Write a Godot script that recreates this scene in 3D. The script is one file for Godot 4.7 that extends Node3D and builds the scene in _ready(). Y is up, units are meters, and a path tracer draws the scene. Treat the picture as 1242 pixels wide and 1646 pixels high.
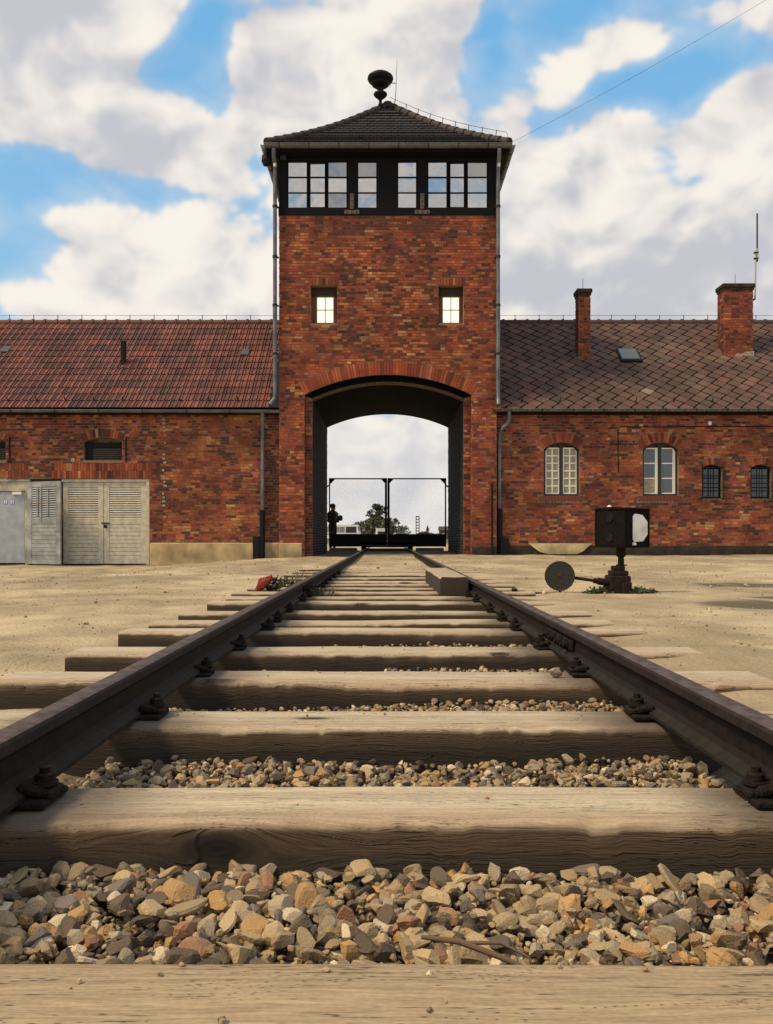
extends Node3D

# ---------------------------------------------------------------- mesh collector
class Mb:
	var v := PackedVector3Array()
	var n := PackedVector3Array()
	var c := PackedColorArray()
	var t := PackedVector2Array()
	var col := Color.WHITE
	var xf := Transform3D()
	func tri_n(a: Vector3, b: Vector3, d: Vector3, na: Vector3, nb: Vector3, nd: Vector3, ca: Color, cb: Color, cd: Color, ta := Vector2(), tb := Vector2(), td := Vector2()):
		v.append(xf * a); v.append(xf * d); v.append(xf * b)
		var bs = xf.basis
		n.append((bs * na).normalized()); n.append((bs * nd).normalized()); n.append((bs * nb).normalized())
		c.append(ca); c.append(cd); c.append(cb)
		t.append(ta); t.append(td); t.append(tb)
	func tri(a: Vector3, b: Vector3, d: Vector3):
		var m = (b - a).cross(d - a)
		if m.length_squared() < 1e-16: return
		m = m.normalized()
		tri_n(a, b, d, m, m, m, col, col, col)
	func quad(a: Vector3, b: Vector3, d: Vector3, e: Vector3):
		tri(a, b, d); tri(a, d, e)
	func out_tri(a: Vector3, b: Vector3, d: Vector3, inner: Vector3):
		var m = (b - a).cross(d - a)
		if m.dot((a + b + d) / 3.0 - inner) < 0: tri(a, d, b)
		else: tri(a, b, d)
	func out_quad(a: Vector3, b: Vector3, d: Vector3, e: Vector3, inner: Vector3):
		var m = (d - a).cross(e - b)
		if m.dot((a + b + d + e) / 4.0 - inner) < 0: quad(a, e, d, b)
		else: quad(a, b, d, e)
	func box(p: Vector3, s: Vector3, bev := 0.0, bas := Basis()):
		var h = s / 2.0
		var old = xf
		xf = xf * Transform3D(bas, p)
		var o = Vector3.ZERO
		if bev <= 0.0:
			for ax in 3:
				for sg in [-1.0, 1.0]:
					var q = []
					for k in [[-1, -1], [1, -1], [1, 1], [-1, 1]]:
						var w = Vector3.ZERO
						w[ax] = sg * h[ax]; w[(ax + 1) % 3] = k[0] * h[(ax + 1) % 3]; w[(ax + 2) % 3] = k[1] * h[(ax + 2) % 3]
						q.append(w)
					out_quad(q[0], q[1], q[2], q[3], o)
		else:
			var g = func(ax, sx, sy, sz):
				var w = Vector3(sx * (h.x - bev), sy * (h.y - bev), sz * (h.z - bev))
				w[ax] = [sx, sy, sz][ax] * h[ax]
				return w
			for ax in 3:
				for sg in [-1, 1]:
					var q = []
					for k in [[-1, -1], [1, -1], [1, 1], [-1, 1]]:
						var w = [0, 0, 0]
						w[ax] = sg; w[(ax + 1) % 3] = k[0]; w[(ax + 2) % 3] = k[1]
						q.append(g.call(ax, w[0], w[1], w[2]))
					out_quad(q[0], q[1], q[2], q[3], o)
				for k in [[-1, -1], [1, -1], [1, 1], [-1, 1]]:
					var lo = [0, 0, 0]; var hi = [0, 0, 0]
					lo[ax] = -1; hi[ax] = 1
					var b1 = (ax + 1) % 3; var b2 = (ax + 2) % 3
					lo[b1] = k[0]; hi[b1] = k[0]; lo[b2] = k[1]; hi[b2] = k[1]
					out_quad(g.call(b1, lo[0], lo[1], lo[2]), g.call(b1, hi[0], hi[1], hi[2]), g.call(b2, hi[0], hi[1], hi[2]), g.call(b2, lo[0], lo[1], lo[2]), o)
			for sx in [-1, 1]:
				for sy in [-1, 1]:
					for sz in [-1, 1]:
						out_tri(g.call(0, sx, sy, sz), g.call(1, sx, sy, sz), g.call(2, sx, sy, sz), o)
		xf = old
	# a box between corners
	func bx(a: Vector3, b: Vector3, bev := 0.0):
		box((a + b) / 2.0, (b - a).abs(), bev)
	func tube(pts: Array, r, sides := 8, caps := true):
		var rings = []
		var nrs = []
		var up = Vector3.UP
		for i in pts.size():
			var d = (pts[min(i + 1, pts.size() - 1)] - pts[max(i - 1, 0)]).normalized()
			if abs(d.dot(up)) > 0.95: up = Vector3.RIGHT if abs(d.x) < 0.8 else Vector3.BACK
			var s = up.cross(d).normalized()
			var u = d.cross(s).normalized()
			up = u
			var rr = r[i] if r is Array else r
			var ring = []; var nr = []
			for k in sides:
				var an = TAU * k / sides
				var m = s * cos(an) + u * sin(an)
				ring.append(pts[i] + m * rr); nr.append(m)
			rings.append(ring); nrs.append(nr)
		for i in pts.size() - 1:
			for k in sides:
				var k2 = (k + 1) % sides
				var a = rings[i][k]; var b = rings[i][k2]; var d2 = rings[i + 1][k2]; var e = rings[i + 1][k]
				tri_n(a, b, d2, nrs[i][k], nrs[i][k2], nrs[i + 1][k2], col, col, col)
				tri_n(a, d2, e, nrs[i][k], nrs[i + 1][k2], nrs[i + 1][k], col, col, col)
		if caps:
			for k in range(1, sides - 1):
				tri(rings[0][0], rings[0][k + 1], rings[0][k])
				tri(rings[-1][0], rings[-1][k], rings[-1][k + 1])
	# lathe about y: pts are (radius, y), from bottom to top on the outside
	func lathe(pts: Array, sides := 20):
		for i in pts.size() - 1:
			var p = pts[i]; var q = pts[i + 1]
			var m2 = Vector2(q.y - p.y, p.x - q.x)
			if m2.length() < 1e-9: continue
			m2 = m2.normalized()
			for k in sides:
				var a0 = TAU * k / sides; var a1 = TAU * (k + 1) / sides
				var f = func(w, an): return Vector3(w.x * sin(an), w.y, w.x * cos(an))
				var nn = func(an): return Vector3(m2.x * sin(an), m2.y, m2.x * cos(an))
				var a = f.call(p, a0); var b = f.call(p, a1); var d = f.call(q, a1); var e = f.call(q, a0)
				if p.x > 1e-6: tri_n(a, b, d, nn.call(a0), nn.call(a1), nn.call(a1), col, col, col)
				if q.x > 1e-6: tri_n(a, d, e, nn.call(a0), nn.call(a1), nn.call(a0), col, col, col)
	# polygon in xy pushed along z
	func prism(poly: PackedVector2Array, z0: float, z1: float):
		var p = poly.duplicate()
		if Geometry2D.is_polygon_clockwise(p): p.reverse()
		var ix = Geometry2D.triangulate_polygon(p)
		for i in range(0, ix.size(), 3):
			var a = p[ix[i]]; var b = p[ix[i + 1]]; var d = p[ix[i + 2]]
			if (b - a).cross(d - a) < 0:
				var w = b; b = d; d = w
			tri(Vector3(a.x, a.y, z1), Vector3(b.x, b.y, z1), Vector3(d.x, d.y, z1))
			tri(Vector3(a.x, a.y, z0), Vector3(d.x, d.y, z0), Vector3(b.x, b.y, z0))
		for i in p.size():
			var a = p[i]; var b = p[(i + 1) % p.size()]
			quad(Vector3(a.x, a.y, z1), Vector3(a.x, a.y, z0), Vector3(b.x, b.y, z0), Vector3(b.x, b.y, z1))
	func mesh(mat: Material = null) -> ArrayMesh:
		var a = []
		a.resize(Mesh.ARRAY_MAX)
		a[Mesh.ARRAY_VERTEX] = v; a[Mesh.ARRAY_NORMAL] = n; a[Mesh.ARRAY_COLOR] = c; a[Mesh.ARRAY_TEX_UV] = t
		var m = ArrayMesh.new()
		m.add_surface_from_arrays(Mesh.PRIMITIVE_TRIANGLES, a)
		if mat: m.surface_set_material(0, mat)
		return m

const FRONT := 24.0        # distance of the tower's front wall
const WING := 24.25        # distance of the front walls of both wings
const TRACK := 0.024       # x of the middle of the track
var M := {}
var rng := RandomNumberGenerator.new()
var na := FastNoiseLite.new()
var nb := FastNoiseLite.new()

# ---------------------------------------------------------------- naming helpers
func numbered(called: String, parent: Node) -> String:
	if not parent.has_meta("names"): parent.set_meta("names", {})
	var d = parent.get_meta("names")
	if not d.has(called):
		d[called] = 1
		return called
	d[called] += 1
	return "%s_%03d" % [called, d[called] - 1]
func part(called: String, mesh: Mesh, parent: Node, at := Transform3D()) -> MeshInstance3D:
	var o := MeshInstance3D.new()
	o.name = numbered(called, parent)
	o.mesh = mesh
	o.transform = at
	parent.add_child(o, true)
	return o
func build(called: String, mb: Mb, mat: Material, parent: Node, at := Transform3D()) -> MeshInstance3D:
	return part(called, mb.mesh(mat), parent, at)
func tag(o: Node, label: String, category: String, group := ""):
	o.set_meta("label", label)
	o.set_meta("category", category)
	if group: o.set_meta("group", group)
	return o
func thing(called: String, label: String, category: String, at := Vector3.ZERO, turn := 0.0, group := "") -> Node3D:
	var o := Node3D.new()
	o.name = numbered(called, self)
	add_child(o, true)
	o.position = at
	o.rotation.y = turn
	return tag(o, label, category, group)
func structure(o: Node):
	o.set_meta("kind", "structure")
	return o
func stuff(o: Node):
	o.set_meta("kind", "stuff")
	return o
func many(called: String, mesh: Mesh, places: Array, colors: Array, parent: Node) -> MultiMeshInstance3D:
	var mm := MultiMesh.new()
	mm.transform_format = MultiMesh.TRANSFORM_3D
	mm.use_colors = true
	mm.mesh = mesh
	mm.instance_count = places.size()
	for i in places.size():
		mm.set_instance_transform(i, places[i])
		mm.set_instance_color(i, colors[i])
	var o := MultiMeshInstance3D.new()
	o.name = numbered(called, parent)
	o.multimesh = mm
	parent.add_child(o, true)
	return stuff(o)

# ---------------------------------------------------------------- materials
func noise_tex(freq: float, lo: float, hi: float, seed_: int, oct := 5, normal := false, bump := 4.0, size := 512) -> NoiseTexture2D:
	var f := FastNoiseLite.new()
	f.seed = seed_; f.frequency = freq; f.fractal_octaves = oct
	f.noise_type = FastNoiseLite.TYPE_SIMPLEX_SMOOTH
	var x := NoiseTexture2D.new()
	x.width = size; x.height = size; x.seamless = true
	x.noise = f
	if normal:
		x.as_normal_map = true; x.bump_strength = bump
	else:
		var g := Gradient.new()
		g.set_color(0, Color(lo, lo, lo)); g.set_color(1, Color(hi, hi, hi))
		x.color_ramp = g
	return x
func mat(lin: Color, rough := 0.8, metal := 0.0, tex: Texture2D = null, scale := 1.0, relief: Texture2D = null, depth := 0.3) -> StandardMaterial3D:
	var m := StandardMaterial3D.new()
	m.albedo_color = lin.linear_to_srgb()
	m.roughness = rough
	m.metallic = metal
	m.vertex_color_use_as_albedo = true
	if tex or relief:
		m.uv1_triplanar = true
		m.uv1_world_triplanar = true
		m.uv1_scale = Vector3.ONE * scale
		m.albedo_texture = tex
	if relief:
		m.heightmap_enabled = true
		m.heightmap_texture = relief
		m.heightmap_scale = depth
	return m
func weather(m: StandardMaterial3D, tex: Texture2D, scale: float):
	m.detail_enabled = true
	m.detail_blend_mode = BaseMaterial3D.BLEND_MODE_MUL
	m.detail_albedo = tex
	m.detail_uv_layer = BaseMaterial3D.DETAIL_UV_2
	m.uv2_triplanar = true
	m.uv2_world_triplanar = true
	m.uv2_scale = Vector3.ONE * scale
func lin(r: float, g: float, b: float) -> Color:
	return Color(r, g, b)

func wood_image() -> Array:
	var w = 2048; var h = 512
	var f := FastNoiseLite.new()
	f.seed = 31; f.frequency = 1.0; f.fractal_octaves = 3; f.noise_type = FastNoiseLite.TYPE_SIMPLEX
	var g := FastNoiseLite.new()
	g.seed = 77; g.frequency = 1.0; g.fractal_octaves = 2; g.noise_type = FastNoiseLite.TYPE_SIMPLEX
	# knots: x metres, y metres, half width, half height
	var knots = [[1.06, 0.492, 0.17, 0.05], [2.22, 0.24, 0.09, 0.012], [0.45, 0.16, 0.12, 0.03], [1.75, 0.10, 0.10, 0.03]]
	var a := PackedByteArray(); var b := PackedByteArray()
	a.resize(w * h); b.resize(w * h)
	for y in h:
		for x in w:
			var px = x * 2.7 / w
			var py = y * 0.58 / h
			var yw = py
			var dark = 0.0
			for k in knots:
				var dx = (px - k[0]) / k[2]
				if abs(dx) > 3.0: continue
				var dy = (py - k[1]) / k[3]
				var e = exp(-dx * dx - dy * dy * 0.4)
				yw += -sign(dy) * k[3] * 0.75 * e * min(1.0, abs(dy) * 1.5)
				var r = dx * dx * 5.0 + dy * dy * 2.5
				if r < 3.0:
					dark = max(dark, clamp(1.0 - r, 0.0, 1.0) * 0.6 + exp(-r) * (0.30 + 0.10 * sin(sqrt(r) * 19.0)))
			var wv = f.get_noise_2d(px * 0.9, yw * 9.0)
			var yy = yw + 0.012 * wv
			var fine = f.get_noise_2d(px * 9.0, yy * 260.0)
			var band = f.get_noise_2d(px * 1.1 + 40.0, yy * 62.0)
			var crack = g.get_noise_2d(px * 1.1 + 11.0, yy * 46.0)
			var crack2 = g.get_noise_2d(px * 2.3 - 31.0, yy * 95.0 + 7.0)
			var gate = clamp(f.get_noise_2d(px * 1.7 - 9.0, py * 12.0) * 2.5 + 0.35, 0.0, 1.0)
			var line = max(exp(-pow(crack / 0.022, 2.0)) * gate, 0.7 * exp(-pow(crack2 / 0.03, 2.0)) * clamp(g.get_noise_2d(px * 2.0 + 50.0, py * 9.0) * 3.0, 0.0, 1.0))
			var val = 0.88 + 0.10 * fine + 0.07 * band + 0.05 * f.get_noise_2d(px * 70.0, py * 110.0) - 0.50 * line - 0.6 * dark
			a[y * w + x] = int(clamp(val, 0.12, 1.0) * 255.0)
			b[y * w + x] = int(clamp(0.65 + 0.16 * fine + 0.10 * band - 0.7 * line - 0.3 * dark, 0.0, 1.0) * 255.0)
	return [ImageTexture.create_from_image(Image.create_from_data(w, h, false, Image.FORMAT_L8, a)), ImageTexture.create_from_image(Image.create_from_data(w, h, false, Image.FORMAT_L8, b))]

func materials():
	var grain = noise_tex(0.06, 0.74, 1.0, 3)
	var grain_h = noise_tex(0.05, 0.0, 1.0, 4)
	var coarse = noise_tex(0.018, 0.6, 1.0, 5, 6)
	var speck = noise_tex(0.12, 0.55, 1.0, 6, 4)
	var stain = noise_tex(0.012, 0.45, 1.0, 8, 6)
	var soft_stain = noise_tex(0.006, 0.62, 1.0, 9, 4)
	M.brick = mat(lin(1, 1, 1), 0.9, 0.0, grain, 2.2, grain_h, 0.35)
	M.mortar_red = mat(lin(0.34, 0.20, 0.13), 0.95, 0.0, grain, 2.0)
	M.mortar = mat(lin(0.60, 0.46, 0.30), 0.95, 0.0, coarse, 1.0)
	M.concrete = mat(lin(0.80, 0.58, 0.29), 0.92, 0.0, soft_stain, 0.35)
	M.tar = mat(lin(0.075, 0.06, 0.045), 0.85, 0.0, soft_stain, 0.8)
	M.cream_patch = mat(lin(0.90, 0.70, 0.36), 0.9, 0.0, soft_stain, 0.4)
	M.tile = mat(lin(1, 1, 1), 0.78, 0.0, grain, 1.6, grain_h, 0.3)
	M.slate = mat(lin(1, 1, 1), 0.85, 0.0, speck, 1.4, grain_h, 0.3)
	M.dark_wood = mat(lin(0.009, 0.008, 0.0095), 0.7, 0.0, grain, 1.5)
	M.near_black = mat(lin(0.006, 0.006, 0.007), 0.95, 0.0, grain, 1.0)  # near-black, so bounced light leaves the arch and passage dark
	M.zinc = mat(lin(0.22, 0.225, 0.235), 0.5, 0.4, soft_stain, 0.6)
	M.iron = mat(lin(0.045, 0.038, 0.034), 0.6, 0.3, coarse, 1.6, grain_h, 0.2)
	M.black_iron = mat(lin(0.016, 0.015, 0.016), 0.6, 0.2)
	M.rust = mat(lin(0.030, 0.021, 0.017), 0.8, 0.1, coarse, 5.0, grain_h, 0.25)
	M.rail = mat(lin(1, 1, 1), 0.7, 0.1, noise_tex(0.012, 0.6, 1.0, 12, 6), 3.0, grain_h, 0.06)
	M.lantern = mat(lin(0.016, 0.0105, 0.0085), 0.85, 0.0, coarse, 3.0, grain_h, 0.10)
	M.lantern.metallic_specular = 0.22
	M.milk_glass = mat(lin(0.97, 0.92, 0.80), 0.22, 0.65, noise_tex(0.008, 0.75, 1.0, 14, 2), 1.5)
	M.white = mat(lin(0.78, 0.76, 0.72), 0.6)
	M.white_frame = mat(lin(0.82, 0.78, 0.68), 0.6)
	M.cream = mat(lin(0.66, 0.60, 0.42), 0.75, 0.0, soft_stain, 0.6)
	M.door_grey = mat(lin(0.44, 0.47, 0.50), 0.55, 0.0, noise_tex(0.01, 0.85, 1.0, 15), 0.6)
	M.leaf_grey = mat(lin(0.46, 0.48, 0.48), 0.75, 0.0, soft_stain, 0.7)
	M.louvre = mat(lin(0.70, 0.63, 0.48), 0.8, 0.0, noise_tex(0.01, 0.80, 1.0, 61, 5), 0.9)
	M.curtain = mat(lin(0.66, 0.6, 0.44), 0.9)
	M.dark_room = mat(lin(0.02, 0.02, 0.022), 0.9)
	M.blue = mat(lin(0.05, 0.14, 0.5), 0.5)
	var mg := StandardMaterial3D.new()
	mg.albedo_color = Color(0.80, 0.79, 0.78)
	mg.metallic = 0.9; mg.roughness = 0.06
	mg.heightmap_enabled = true
	mg.heightmap_texture = noise_tex(0.006, 0.0, 1.0, 21, 2)
	mg.heightmap_scale = 0.14
	mg.uv1_triplanar = true; mg.uv1_world_triplanar = true; mg.uv1_scale = Vector3.ONE * 0.7
	M.mirror_pane = mg
	var mg2 = mg.duplicate()
	mg2.albedo_color = Color(0.62, 0.62, 0.63)
	M.mirror_pane_dim = mg2
	var md := StandardMaterial3D.new()
	md.albedo_color = Color(0.1, 0.11, 0.12)
	md.metallic_specular = 0.9; md.roughness = 0.08
	M.dark_pane = md
	var gl := StandardMaterial3D.new()
	gl.albedo_color = Color(0.8, 0.85, 0.85, 0.12)
	gl.transparency = BaseMaterial3D.TRANSPARENCY_ALPHA
	gl.roughness = 0.05
	M.glass = gl
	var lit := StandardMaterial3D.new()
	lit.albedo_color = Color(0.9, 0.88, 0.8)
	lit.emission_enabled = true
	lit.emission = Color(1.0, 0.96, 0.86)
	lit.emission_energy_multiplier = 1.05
	M.glow_pane = lit  # no lamp behind: emission added in place of sky seen through the glass
	var wd = wood_image()
	var wm := StandardMaterial3D.new()
	wm.vertex_color_use_as_albedo = true
	wm.albedo_texture = wd[0]
	wm.roughness = 0.88
	wm.heightmap_enabled = true
	wm.heightmap_texture = wd[1]
	wm.heightmap_scale = 0.35
	M.sleeper = wm
	M.stone = mat(lin(1, 1, 1), 0.85, 0.0, noise_tex(0.05, 0.74, 1.0, 23, 5), 9.0, grain_h, 0.12)
	var gm := mat(lin(1, 1, 1), 0.95, 0.0, noise_tex(0.07, 0.78, 1.0, 25, 6, false, 4.0, 1024), 0.9, noise_tex(0.022, 0.0, 1.0, 26, 6, false, 4.0, 1024), 1.1)
	M.ground = gm
	var grime = noise_tex(0.008, 0.62, 1.0, 51, 6)
	weather(M.brick, grime, 0.21)
	weather(M.mortar, grime, 0.21)
	weather(M.tile, grime, 0.27)
	weather(M.slate, grime, 0.27)
	weather(M.ground, noise_tex(0.012, 0.76, 1.0, 52, 6, false, 4.0, 1024), 0.13)
	M.leaf = mat(lin(1, 1, 1), 0.7)
	M.leaf.backlight_enabled = true
	M.leaf.backlight = Color(0.3, 0.3, 0.3)
	M.bark = mat(lin(0.08, 0.06, 0.045), 0.9)
	M.concrete_dark = mat(lin(0.16, 0.12, 0.08), 0.9, 0.0, stain, 2.0)
	M.dark_reveal = mat(lin(0.24, 0.085, 0.045), 0.9, 0.0, grain, 2.0)
	M.yellow_frame = mat(lin(0.30, 0.22, 0.07), 0.7)
	M.mortar_pale = mat(lin(0.55, 0.44, 0.33), 0.95, 0.0, coarse, 2.0)
	M.dark_wood_brown = mat(lin(0.05, 0.035, 0.028), 0.8, 0.0, grain, 2.0)
	M.brick_dark = mat(lin(0.22, 0.06, 0.035), 0.9, 0.0, grain, 2.0)
	M.curtain_pane = mat(lin(0.42, 0.37, 0.24), 0.3, 0.0, noise_tex(0.02, 0.75, 1.0, 33), 0.8)
	M.window_pane = mat(lin(0.07, 0.075, 0.08), 0.08)
	M.window_pane.metallic_specular = 0.9
	M.skylight_pane = mat(lin(0.05, 0.065, 0.065), 0.12)
	M.skylight_pane.metallic_specular = 0.7
	M.timber = mat(lin(1, 1, 1), 0.9, 0.0, grain, 3.0, grain_h, 0.3)
	M.rust_dark = mat(lin(0.042, 0.027, 0.022), 0.7, 0.2, coarse, 3.0, grain_h, 0.15)
	M.disc = mat(lin(0.045, 0.038, 0.032), 0.7, 0.2, coarse, 4.0, grain_h, 0.1)
	M.twig = mat(lin(0.13, 0.08, 0.045), 0.9)
	M.zinc_dark = mat(lin(0.07, 0.075, 0.085), 0.6, 0.3)
	M.white_pole = mat(lin(0.72, 0.66, 0.58), 0.6, 0.0, coarse, 3.0)
	M.strap = mat(lin(0.20, 0.145, 0.11), 0.75, 0.1, coarse, 3.0)
	M.rail.metallic_specular = 0.28
	for q in [M.dark_wood, M.near_black, M.tar, M.rust, M.rust_dark, M.black_iron]: q.metallic_specular = 0.25
	M.plain = mat(lin(1, 1, 1), 0.8)
	M.gloss = mat(lin(1, 1, 1), 0.35)

# ---------------------------------------------------------------- sky
func sky_image() -> ImageTexture:
	var w = 2048; var h = 1024
	var f := FastNoiseLite.new()
	f.seed = 5; f.frequency = 1.0; f.fractal_octaves = 6; f.fractal_gain = 0.52; f.noise_type = FastNoiseLite.TYPE_SIMPLEX_SMOOTH
	var g := FastNoiseLite.new()
	g.seed = 9; g.frequency = 1.0; g.fractal_octaves = 3; g.noise_type = FastNoiseLite.TYPE_SIMPLEX_SMOOTH
	var puff := FastNoiseLite.new()
	puff.seed = 14; puff.frequency = 1.0; puff.fractal_type = FastNoiseLite.FRACTAL_RIDGED; puff.fractal_octaves = 5; puff.fractal_gain = 0.56; puff.noise_type = FastNoiseLite.TYPE_SIMPLEX_SMOOTH
	# cloud banks and gaps: azimuth, elevation, half widths (degrees), amount, whiteness
	var banks = SKY_BANKS
	var out := PackedByteArray()
	out.resize(w * h * 3)
	var top = Vector3(0.12, 0.41, 0.76)
	var low = Vector3(0.50, 0.72, 0.86)
	var white = Vector3(0.95, 0.89, 0.81)
	var grey = Vector3(0.56, 0.57, 0.62)
	for y in h:
		var el = (0.5 - (y + 0.5) / h) * 180.0
		for x in w:
			var i = (y * w + x) * 3
			if el < 0.0:
				out[i] = 150; out[i + 1] = 138; out[i + 2] = 115
				continue
			var az = wrapf((x + 0.5) / w * 360.0, -180.0, 180.0)
			var d = Vector3(sin(deg_to_rad(az)) * cos(deg_to_rad(el)), sin(deg_to_rad(el)), -cos(deg_to_rad(az)) * cos(deg_to_rad(el)))
			var p = Vector3(d.x, d.y * 1.55, d.z)
			p += Vector3(g.get_noise_3dv(p * 5.0), g.get_noise_3dv(p * 5.0 + Vector3(7, 3, 1)), 0) * 0.035
			var pf = -puff.get_noise_3dv(p * 5.2)
			var n1 = 0.55 * f.get_noise_3dv(p * 4.3) + 0.40 * pf
			var cover = 0.25
			var bright = 0.0
			if abs(az) < 45.0 and el < 50.0:
				var cc = 0.27
				for b in banks:
					var dx = (az - b[0]) / b[2]; var dy = (el - b[1]) / b[3]
					var q = dx * dx + dy * dy
					if q < 6.0:
						var e = exp(-q)
						cc += b[4] * e
						bright += b[5] * e
				var inn = clamp((45.0 - abs(az)) / 15.0, 0.0, 1.0) * clamp((50.0 - el) / 12.0, 0.0, 1.0)
				cover = lerp(cover, cc, inn)
				bright *= inn
			var den = cover * 1.0 + n1 * 1.15
			var a = 0.30 * smoothstep(-0.5, 0.1, den) + 0.70 * smoothstep(-0.04, 0.11, den)
			var big = g.get_noise_3dv(p * 4.5) - g.get_noise_3dv(p * 4.5 + Vector3(-0.09, 0.16, 0))
			var fine = pf + puff.get_noise_3dv((p + Vector3(-0.016, 0.034, 0)) * 5.2)
			var sh = 0.50 + big * 0.60 + fine * 0.72 - 0.30 * clamp(den - 0.30, -0.5, 0.7) + bright
			var t = clamp(sh, 0.0, 1.0)
			var blue = top.lerp(low, pow(1.0 - d.y, 2.6))
			var cl = grey.lerp(white, t * t * (3.0 - 2.0 * t))
			cl = cl.lerp(Vector3(0.80, 0.79, 0.78), clamp(1.0 - el / 9.0, 0.0, 1.0) * 0.75)
			a = max(a, clamp(1.0 - el / 7.0, 0.0, 1.0) * 0.85)
			var rgb = blue.lerp(cl, a)
			var s = Color(rgb.x, rgb.y, rgb.z).linear_to_srgb()
			out[i] = int(clamp(s.r, 0, 1) * 255); out[i + 1] = int(clamp(s.g, 0, 1) * 255); out[i + 2] = int(clamp(s.b, 0, 1) * 255)
	return ImageTexture.create_from_image(Image.create_from_data(w, h, false, Image.FORMAT_RGB8, out))
const SKY_BANKS := [
	[-14.4, 28.0, 3.0, 2.3, -0.85, 0.00], [-11.7, 30.3, 1.8, 2.1, -0.75, 0.00], [-11.3, 26.4, 1.6, 1.5, -0.50, 0.00], [-22.8, 21.2, 2.9, 1.6, -0.60, 0.00],
	[-18.8, 20.0, 4.4, 1.8, -0.50, 0.00], [-22.8, 16.9, 2.9, 2.0, -0.55, 0.00], [-14.8, 20.7, 2.2, 1.7, -0.30, 0.00], [-7.5, 25.7, 1.9, 0.9, -0.35, 0.00],
	[7.2, 30.5, 1.6, 2.1, -0.50, 0.00], [5.9, 27.2, 1.7, 1.7, -0.30, 0.00], [12.2, 30.9, 2.4, 1.2, -0.50, 0.00], [15.7, 26.8, 3.6, 1.1, -0.60, 0.00],
	[18.6, 25.6, 2.1, 1.8, -0.45, 0.00], [20.9, 27.5, 3.1, 1.2, -0.55, 0.00], [11.4, 25.1, 2.2, 0.9, -0.30, 0.00], [3.3, 26.0, 2.2, 1.1, -0.20, 0.00],
	[-19.9, 25.9, 6.0, 3.9, 0.35, 0.00], [-22.1, 28.4, 6.1, 2.7, 0.30, -0.12], [-2.5, 29.9, 8.3, 4.3, 0.50, 0.22], [-11.9, 23.9, 4.1, 2.6, 0.30, 0.15],
	[-15.8, 18.3, 5.7, 2.3, 0.45, 0.30], [-20.7, 14.2, 7.5, 1.9, 0.35, 0.25], [-11.1, 16.8, 4.7, 3.1, 0.40, 0.15], [-19.2, 24.8, 4.3, 2.1, 0.20, -0.18],
	[-6.2, 27.5, 3.3, 1.8, 0.20, -0.10], [0.8, 27.4, 4.4, 1.8, 0.25, -0.12], [9.8, 20.9, 4.2, 4.2, 0.40, 0.22], [15.3, 24.4, 3.3, 1.8, 0.45, 0.30],
	[21.7, 24.4, 3.2, 2.1, 0.45, 0.25], [18.4, 20.2, 4.8, 3.3, 0.40, 0.02], [22.7, 22.0, 2.8, 2.1, 0.35, 0.12], [15.3, 16.2, 9.2, 2.7, 0.40, -0.10],
	[22.0, 16.3, 4.4, 3.0, 0.35, -0.10], [22.4, 28.9, 3.7, 1.7, 0.40, -0.14], [23.6, 26.1, 1.4, 1.0, 0.30, -0.30], [15.3, 29.0, 2.1, 1.2, 0.40, 0.15],
	[8.2, 30.6, 0.9, 0.9, 0.30, 0.20], [-0.0, 4.8, 6.6, 3.7, 0.60, 0.05], [18.4, 14.8, 9.9, 2.7, 0.50, -0.10], [11.4, 15.7, 3.9, 2.3, 0.40, -0.05],
	[-8.3, 15.4, 2.4, 2.0, 0.40, 0.10], [-0.0, 22.2, 6.1, 3.8, 0.40, 0.00]]


# ---------------------------------------------------------------- bricks, tiles, stones
func seen(p: Vector3) -> float:   # how large a square metre there shows, 0 outside the picture
	var d = -p.z
	if d < 0.3: return 0.0
	if abs(p.x / d) > 0.455 or (p.y - 0.505) / d > 0.63 or (0.505 - p.y) / d > 0.57: return 0.0
	return 1.0 / (d * d)
func brick_shape(k: int) -> Callable:
	return func(mb: Mb):
		var r = RandomNumberGenerator.new(); r.seed = 90 + k
		var p = []
		for z in [-0.5, 0.5]:
			for y in [-0.5, 0.5]:
				for x in [-0.5, 0.5]:
					p.append(Vector3(x * (1.0 - r.randf() * 0.03), y * (1.0 - r.randf() * 0.09), z * (1.0 - r.randf() * 0.08)))
		for q in [[4, 5, 7, 6], [1, 3, 7, 5], [0, 4, 6, 2], [2, 6, 7, 3], [0, 1, 5, 4]]:
			mb.out_quad(p[q[0]], p[q[1]], p[q[2]], p[q[3]], Vector3.ZERO)
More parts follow.
